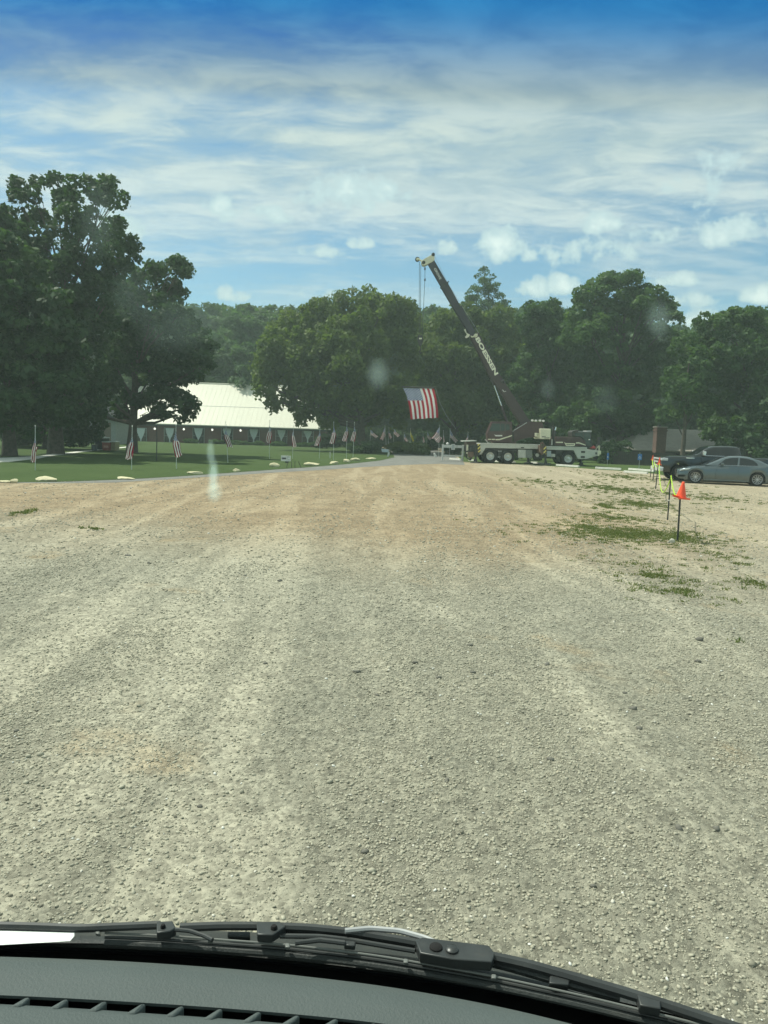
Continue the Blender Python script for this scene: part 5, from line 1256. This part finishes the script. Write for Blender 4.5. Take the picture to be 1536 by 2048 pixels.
def cone(label, u, v0, v1, D, wpx, tilt=0.0):
    a = py(u, v0, D); b = py(u, v1, D); h = a.z-b.z; w = wpx/F*D
    t = thing('traffic_cone', label, 'traffic cone', b); t.rotation_euler = (R(4), R(tilt), R(12)); t['group'] = 'orange cones set on post tops'
    mb = MB(); rb = w*.36
    mb.lathe([(rb,h*.08),(rb*.93,h*.14),(rb*.60,h*.52),(rb*.30,h*.86),(rb*.27,h*.97),(rb*.18,h),(.004,h)], (0,0,0), 'z', 28); bevel(mb.build('cone_body', MT['cone'], t, 50), .002)
    q = w*.44; mb = MB(); 
    def fl(s_, r_):
        x = (s_*2-1)*q; y = (r_*2-1)*q; return Vector((x, y, h*.06 + h*.12*(abs(s_-.5)*2)**3*(1 if s_<.5 else .15)))
    mb.grid(fl, 12, 12); mb.grid(lambda s_, r_: fl(s_, r_)-Vector((0,0,h*.05)), 12, 12); mb.box(-q,q,-q-.001,-q+.012,h*.01,h*.1); bevel(mb.build('cone_base', MT['cone'], t, 40), .002)
    return t
D1 = PT[0][0].y
cone('large bright orange cone on the nearest post', 1361.5, 963, 997.5, D1, 29, 3)
cone('small orange cone second farthest along the roped line', 1318, 914.5, 930, PT[2][0].y, 8.5)
cone('smallest orange cone, farthest along the roped line', 1305, 910, 921, PT[4][0].y, 6)
def chain(label, pts, n=60, r=.011):
    P = [Vector(p) for p in pts]; t = thing('chain', label, 'chain', (P[0].x, P[0].y, 0)); out = []
    # smooth path through points
    for i in range(len(P)-1):
        p0, p1, p2, p3 = P[max(i-1,0)], P[i], P[i+1], P[min(i+2,len(P)-1)]
        for j in range(n//(len(P)-1)):
            s = j/(n//(len(P)-1)); out.append(.5*((2*p1)+(p2-p0)*s+(2*p0-5*p1+4*p2-p3)*s*s+(3*p1-p0-3*p2+p3)*s**3) - t.location)
    out.append(P[-1]-t.location); mb = MB()
    for i in range(len(out)-1):     # oval links, every other one turned
        a, b = out[i], out[i+1]; d = (b-a).normalized(); s1_ = d.cross(Vector((0,1,.01))).normalized(); s2_ = d.cross(s1_)
        s_ = s1_ if i % 2 else s2_; L_ = (b-a).length
        ring = [a - d*L_*.15 + s_*r*.9, a + d*L_*.5 + s_*r*1.5, b + d*L_*.15 + s_*r*.9, b + d*L_*.15 - s_*r*.9, a + d*L_*.5 - s_*r*1.5, a - d*L_*.15 - s_*r*.9]
        mb.tube(ring + [ring[0]], r*.75, 5, cap=False)
    o = mb.build('links', MT['rope'], t, 60); return t
def P3(u, v, f, i, j):   # pixel on the vertical plane between posts i and j
    D = PT[i][0].y*(1-f) + PT[j][0].y*f; return py(u, v, D)
chain('yellow-green chain sagging deeply between the third and second posts', [P3(1318.5,926,0,2,1), P3(1319,950,.12,2,1), P3(1321.5,975,.35,2,1), P3(1326,984.5,.55,2,1), P3(1333,977,.8,2,1), P3(1340,960,1,2,1)], 70, .009)
chain('yellow-green chain dropping from the second post to the nearest cone', [P3(1342,951,0,1,0), P3(1344,966,.3,1,0), P3(1347,981,.6,1,0), P3(1351,990,.85,1,0), P3(1359,991,1,1,0)], 40, .0075)
chain('short yellow-green chain hanging below the smallest far cone', [P3(1305,919,0,4,3), P3(1305.4,930,.4,4,3), P3(1307,936,.9,4,3), P3(1308,934,1,4,3)], 24, .013)
chain('short yellow-green chain between the fourth post and the small cone', [P3(1309,924,0,3,2), P3(1310.5,930,.35,3,2), P3(1313.5,934,.7,3,2), P3(1317,930,1,3,2)], 24, .011)

# ---------------------------------------------------------------- cars
def car_paint(name, c, metal=.4, rough=.28):
    M = mat(name, c, rough, metal, vary=.03, vscale=3, coat=1.0); M.node_tree.nodes['Principled BSDF'].inputs['Coat Roughness'].default_value = .05; return M
MT['head_glass'] = mat('headlamp', (.55,.60,.62), .15, .2, vary=0); MT['tail_red'] = mat('tail_lamp', (.55,.03,.03), .2, vary=0)
def lin(x, pts): return float(np.interp(x, [p[0] for p in pts], [p[1] for p in pts]))
def smoothline(pts, n=5):
    xs = np.linspace(pts[0][0], pts[-1][0], 240); ys = np.interp(xs, [p[0] for p in pts], [p[1] for p in pts])
    kz = 2*n+1; yp = np.concatenate([[ys[0]]*n, ys, [ys[-1]]*n]); ys = np.convolve(yp, np.ones(kz)/kz, 'valid'); return list(zip(xs, ys))
def car_body(t, name, paint, L, topl, botl, wid, wheels, archr, wz, W2, sh=.06):
    """x rearwards from the nose; top/bottom outline, half width along x, round wheel openings"""
    topl = smoothline(topl, 2); xs = sorted(set([round(x, 3) for x in np.arange(0, L+.001, .06)] + [L] + [round(c+archr*q, 3) for c in wheels for q in (-1,-.985,-.94,-.85,-.7,.7,.85,.94,.985,1)]))
    rings = []
    for x in xs:
        zt = lin(x, topl); zb = lin(x, botl); w = lin(x, wid)
        for c in wheels:
            if abs(x-c) < archr: zb = max(zb, wz + math.sqrt(max(0, archr**2-(x-c)**2)))
        zb = min(zb, zt-.06); H = zt-zb; belt = zt-.05
        half = [(0, zb), (w*.80, zb), (w*.965, zb), (w*.995, zb+min(.04,H*.2)), (w*1.0, zb+H*.35), (w*1.0, zb+H*.55), (w*.985, zb+H*.72), (w*.962, belt-.0), (w*.92, zt-.012), (w*.80, zt+.0), (w*.45, zt+.018), (0, zt+.024)]
        rings.append([(x, -y, z) for y, z in half] + [(x, y, z) for y, z in half[-2:0:-1]])
    mb = MB(); n = len(rings[0])
    for i, r_ in enumerate(rings): mb.v += r_
    for i in range(len(rings)-1):
        for j in range(n): mb.f.append((i*n+j, (i+1)*n+j, (i+1)*n+(j+1)%n, i*n+(j+1)%n)); mb.mi.append(0)
    mb.f.append(tuple(range(n))); mb.mi.append(0); mb.f.append(tuple(len(rings)*n-n+j for j in range(n-1,-1,-1))); mb.mi.append(0)
    o = mb.build(name, paint, t, 38); return o
def greenhouse(t, paint, base, roof, w0, k_, Hn, wins, name='cabin', screen=None, rear=None):
    """base z, roof outline (x,z); half width w0 at base narrowing by k_ per metre; wins: side window outlines"""
    roof = smoothline(roof, 3); xs = np.linspace(roof[0][0], roof[-1][0], 60); rings = []
    for x in xs:
        zr = max(lin(x, roof), base+.005); h = zr-base; ws = w0-k_*h; r_ = min(.10, h*.4)
        half = [(w0, base), (w0-k_*(h-r_), zr-r_), (ws-.02, zr-r_*.35), (ws-.09*min(1,h*4), zr-.004), (ws*.55, zr+.018), (0, zr+.026)]
        rings.append([(x, -y, z) for y, z in half] + [(x, y, z) for y, z in half[-2::-1]])
    mb = MB(); n = len(rings[0])
    for r_ in rings: mb.v += r_
    for i in range(len(rings)-1):
        for j in range(n-1): mb.f.append((i*n+j, (i+1)*n+j, (i+1)*n+j+1, i*n+j+1)); mb.mi.append(0)
    mb.f.append(tuple(range(n))); mb.mi.append(0); mb.f.append(tuple(len(rings)*n-n+j for j in range(n-1,-1,-1))); mb.mi.append(0)
    o = mb.build(name, paint, t, 38)
    for s in (-1, 1):
        for w_ in wins:
            mb = MB(); vs = [(x, s*(w0-k_*(z-base)+.006), z) for x, z in w_]; m_ = len(vs)
            vs += [(x, y-s*.02, z) for x, y, z in vs]
            fr = tuple(range(m_)) if s < 0 else tuple(range(m_-1,-1,-1))
            mb.add(vs, [fr] + [(i, i+m_, (i+1)%m_+m_, (i+1)%m_) for i in range(m_)]); mb.build('window', MT['glassdark'], t)
    for (nm, rng_) in (('windscreen', screen), ('rear_window', rear)):
        if not rng_: continue
        x0, x1 = rng_; mb = MB()
        def fn(a, b):
            x = x0+(x1-x0)*a; zr = lin(x, roof); h = zr-base; ws = (w0-k_*h-.10)*.97; y = (b*2-1)*ws
            return Vector((x, y, zr+.026*(1-abs(b*2-1)**2)+.010))
        mb.grid(fn, 10, 10); mb.build(nm, MT['glassdark'], t, 60)
    return o
# silver-blue sedan
fa = gp(1389.7, 966.8); dirv = Vector((.955, -.296, 0)).normalized()
sed = thing('sedan', 'blue-grey sedan with silver multi-spoke wheels parked at the right edge', 'car')
yaw = math.atan2(dirv.y, dirv.x); sed.rotation_euler = (0,0,yaw)
wb = 2.81; sx = -.87
sed.location = fa + Vector((-math.sin(yaw), math.cos(yaw), 0))*.82; 
SP = car_paint('sedan_paint', (.105,.135,.145), .5, .25)
S = lambda pts: [(x-.87, z) for x, z in pts]
def so(x): return x-.87
body = car_body(sed, 'body', SP, 4.70, [(0,.60),(.04,.66),(.35,.755),(.9,.86),(1.45,.93),(1.9,.955),(3.5,.985),(4.2,1.03),(4.45,1.02),(4.66,.96),(4.70,.86)],
    [(0,.30),(.1,.22),(.45,.18),(4.1,.19),(4.5,.27),(4.70,.38)], [(0,.62),(.08,.74),(.35,.86),(.9,.905),(3.8,.91),(4.4,.87),(4.62,.80),(4.70,.70)], [.87, .87+wb], .355, .335, .9)
cabn = greenhouse(sed, SP, .93, [(1.28,.93),(1.6,1.10),(2.05,1.325),(2.45,1.415),(2.9,1.435),(3.3,1.40),(3.75,1.26),(4.15,1.06),(4.32,.99)], .865, .42, .5,
    [[(1.86,.975),(2.20,1.27),(2.45,1.335),(2.78,1.352),(2.74,.985)], [(2.83,.987),(2.86,1.352),(3.15,1.335),(3.45,1.25),(3.62,1.12),(3.66,1.03),(3.60,.995)]], screen=(1.42,2.16), rear=(3.42,4.12))
for o in list(sed.children):
    for v in o.data.vertices: v.co.x -= .87
    o.location = (0,0,0)
for x in (0, wb):
    for y, s in ((-.80,-1),(.80,1)): wheel(sed, x, y, .335, .335, .235, .235, MT['alloy'], 'split', s, 10)
def trimline(t, name, pts, y, m_, r=.008):
    mb = MB(); mb.tube([(x-.0, y, z) for x, z in pts], r, 6); return mb.build(name, m_, t)
for s in (-1, 1):
    trimline(sed, 'trim', [(1.85-.87,.965),(2.75-.87,.978),(3.62-.87,.988)], s*.868, MT['chrome'], .007)
    trimline(sed, 'door_gap', [(1.88-.87,.93),(1.78-.87,.60),(1.80-.87,.28)], s*.9105, MT['void'], .004)
    trimline(sed, 'door_gap', [(2.80-.87,.96),(2.80-.87,.60),(2.80-.87,.28)], s*.9105, MT['void'], .004)
    for x in (2.42, 3.40): mb = MB(); mb.box(x-.87, x-.87+.2, min(s*.91,s*.935), max(s*.91,s*.935), .80, .825); bevel(mb.build('door_handle', SP, sed), .006)
    mb = MB(); mb.box(1.98-.87, 2.12-.87, min(s*.90,s*1.04), max(s*.90,s*1.04), .97, 1.09); bevel(mb.build('mirror', SP, sed), .03, 3)
    mb = MB(); mb.prism([(.10-.87,.60),(.20-.87,.70),(.62-.87,.765),(.55-.87,.68)], min(s*.70,s*.872), max(s*.70,s*.872)); bevel(mb.build('headlight', MT['head_glass'], sed), .02)
    mb = MB(); mb.prism([(4.30-.87,.86),(4.60-.87,.93),(4.66-.87,.80),(4.36-.87,.80)], min(s*.66,s*.885), max(s*.66,s*.885)); bevel(mb.build('tail_light', MT['tail_red'], sed), .02)
    mb = MB(); mb.prism([(.05-.87,.30),(.42-.87,.33),(.40-.87,.42),(.06-.87,.40)], min(s*.62,s*.862), max(s*.62,s*.862)); mb.build('intake', MT['void'], sed)
    mb = MB(); mb.box(1.25-.87,3.28-.87,min(s*.90,s*.922),max(s*.90,s*.922),.19,.26); bevel(mb.build('sill', SP, sed), .01)
mb = MB(); mb.box(-.885, -.865, -.45, .45, .33, .66); mb.build('grille', MT['void'], sed)
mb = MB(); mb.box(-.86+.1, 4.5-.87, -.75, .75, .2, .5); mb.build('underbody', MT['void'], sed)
# black pickup behind
fp = gp(1358, 961.5); pk = thing('pickup_truck', 'black pickup with chrome grille parked behind the blue-grey sedan', 'truck')
dv = Vector((.992, -.125, 0)).normalized(); yaw = math.atan2(dv.y, dv.x); pk.rotation_euler = (0,0,yaw)
pk.location = fp + Vector((-math.sin(yaw), math.cos(yaw), 0))*.9
PP = car_paint('pickup_paint', (.006,.010,.010), .0, .25); X0_ = .95
car_body(pk, 'body', PP, 6.0, [(0,1.10),(.05,1.20),(.35,1.27),(1.0,1.31),(1.65,1.34),(3.8,1.36),(4.0,1.33),(5.95,1.33),(6.0,1.30)], [(0,.55),(.2,.45),(.6,.42),(5.4,.45),(6.0,.55)],
    [(0,.88),(.1,.95),(.5,1.0),(5.7,1.0),(6.0,.97)], [X0_, X0_+3.75], .52, .44, 1)
greenhouse(pk, PP, 1.33, [(1.62,1.33),(1.9,1.50),(2.28,1.78),(2.6,1.87),(3.2,1.90),(3.75,1.88),(3.92,1.82),(4.0,1.34)], .93, .30, .5,
    [[(2.05,1.385),(2.42,1.73),(2.62,1.80),(2.92,1.815),(2.92,1.385)], [(2.98,1.385),(2.98,1.815),(3.62,1.80),(3.70,1.74),(3.72,1.385)]], screen=(1.78,2.36), rear=None)
for o in list(pk.children):
    for v in o.data.vertices: v.co.x -= X0_
for x in (0, 3.75):
    for y, s in ((-.86,-1),(.86,1)): wheel(pk, x, y, .41, .41, .28, .25, MT['alloy'], 'spoke', s, 6)
for s in (-1, 1):
    trimline(pk, 'trim', [(2.0-X0_,1.372),(3.75-X0_,1.372)], s*.93, MT['chrome'], .016)
    mb = MB(); mb.box(2.0-X0_, 2.16-X0_, min(s*.95,s*1.16), max(s*.95,s*1.16), 1.38, 1.60); bevel(mb.build('mirror', MT['chrome'], pk), .03, 3)
    for x in (2.62, 3.45): mb = MB(); mb.box(x-X0_, x-X0_+.26, min(s*.99,s*1.03), max(s*.99,s*1.03), 1.12, 1.16); bevel(mb.build('door_handle', MT['chrome'], pk), .01)
    trimline(pk, 'door_gap', [(2.0-X0_,1.33),(1.98-X0_,.5)], s*1.0, MT['void'], .006); trimline(pk, 'door_gap', [(2.95-X0_,1.34),(2.95-X0_,.5)], s*1.0, MT['void'], .006); trimline(pk, 'door_gap', [(3.95-X0_,1.33),(3.95-X0_,.5)], s*1.0, MT['void'], .008)
    mb = MB(); mb.box(-.02-X0_, .30-X0_, min(s*.62,s*.985), max(s*.62,s*.985), 1.04, 1.17); bevel(mb.build('headlight', MT['head_glass'], pk), .02)
    mb = MB(); mb.box(1.2-X0_, 1.62-X0_, min(s*1.0,s*1.012), max(s*1.0,s*1.012), 1.19, 1.25); mb.build('badge', MT['chrome'], pk)
mb = MB(); mb.box(-.04-X0_, 0-X0_, -.62, .62, .72, 1.16); gr = mb.build('grille', MT['cdark'], pk); MT['bright'] = mat('bright_trim', (.80,.82,.82), .3, .35, vary=.03)
mb = MB()
for z in (.74,.93,1.10): mb.box(-.055-X0_, -.041-X0_, -.62, .62, z, z+.07)
mb.box(-.06-X0_, -.03-X0_, -.68, -.62, .70, 1.18); mb.box(-.06-X0_, -.03-X0_, .62, .68, .70, 1.18); mb.build('grille_bars', MT['bright'], gr)
mb = MB(); mb.box(-.14-X0_, .10-X0_, -.98, .98, .48, .70); bevel(mb.build('bumper', MT['bright'], pk), .04, 3)
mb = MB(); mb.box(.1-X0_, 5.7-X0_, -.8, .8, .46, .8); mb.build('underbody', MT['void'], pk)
HAZE=.0014

# ---------------------------------------------------------------- haze
HM = bpy.data.materials.new('haze'); HM.use_nodes = True; k = NT(HM.node_tree); k.n.clear()
pv = k.node('ShaderNodeVolumePrincipled', inp={'Color': (.78,.95,.88), 'Density': HAZE, 'Anisotropy': .2})
k.l.new(pv.outputs[0], k.node('ShaderNodeOutputMaterial').inputs['Volume'])
mb = MB(); mb.box(-325, 325, -35, 425, -1, 42); tag(mb.build('haze', HM), kind='stuff')
SC.cycles.volume_bounces = 0
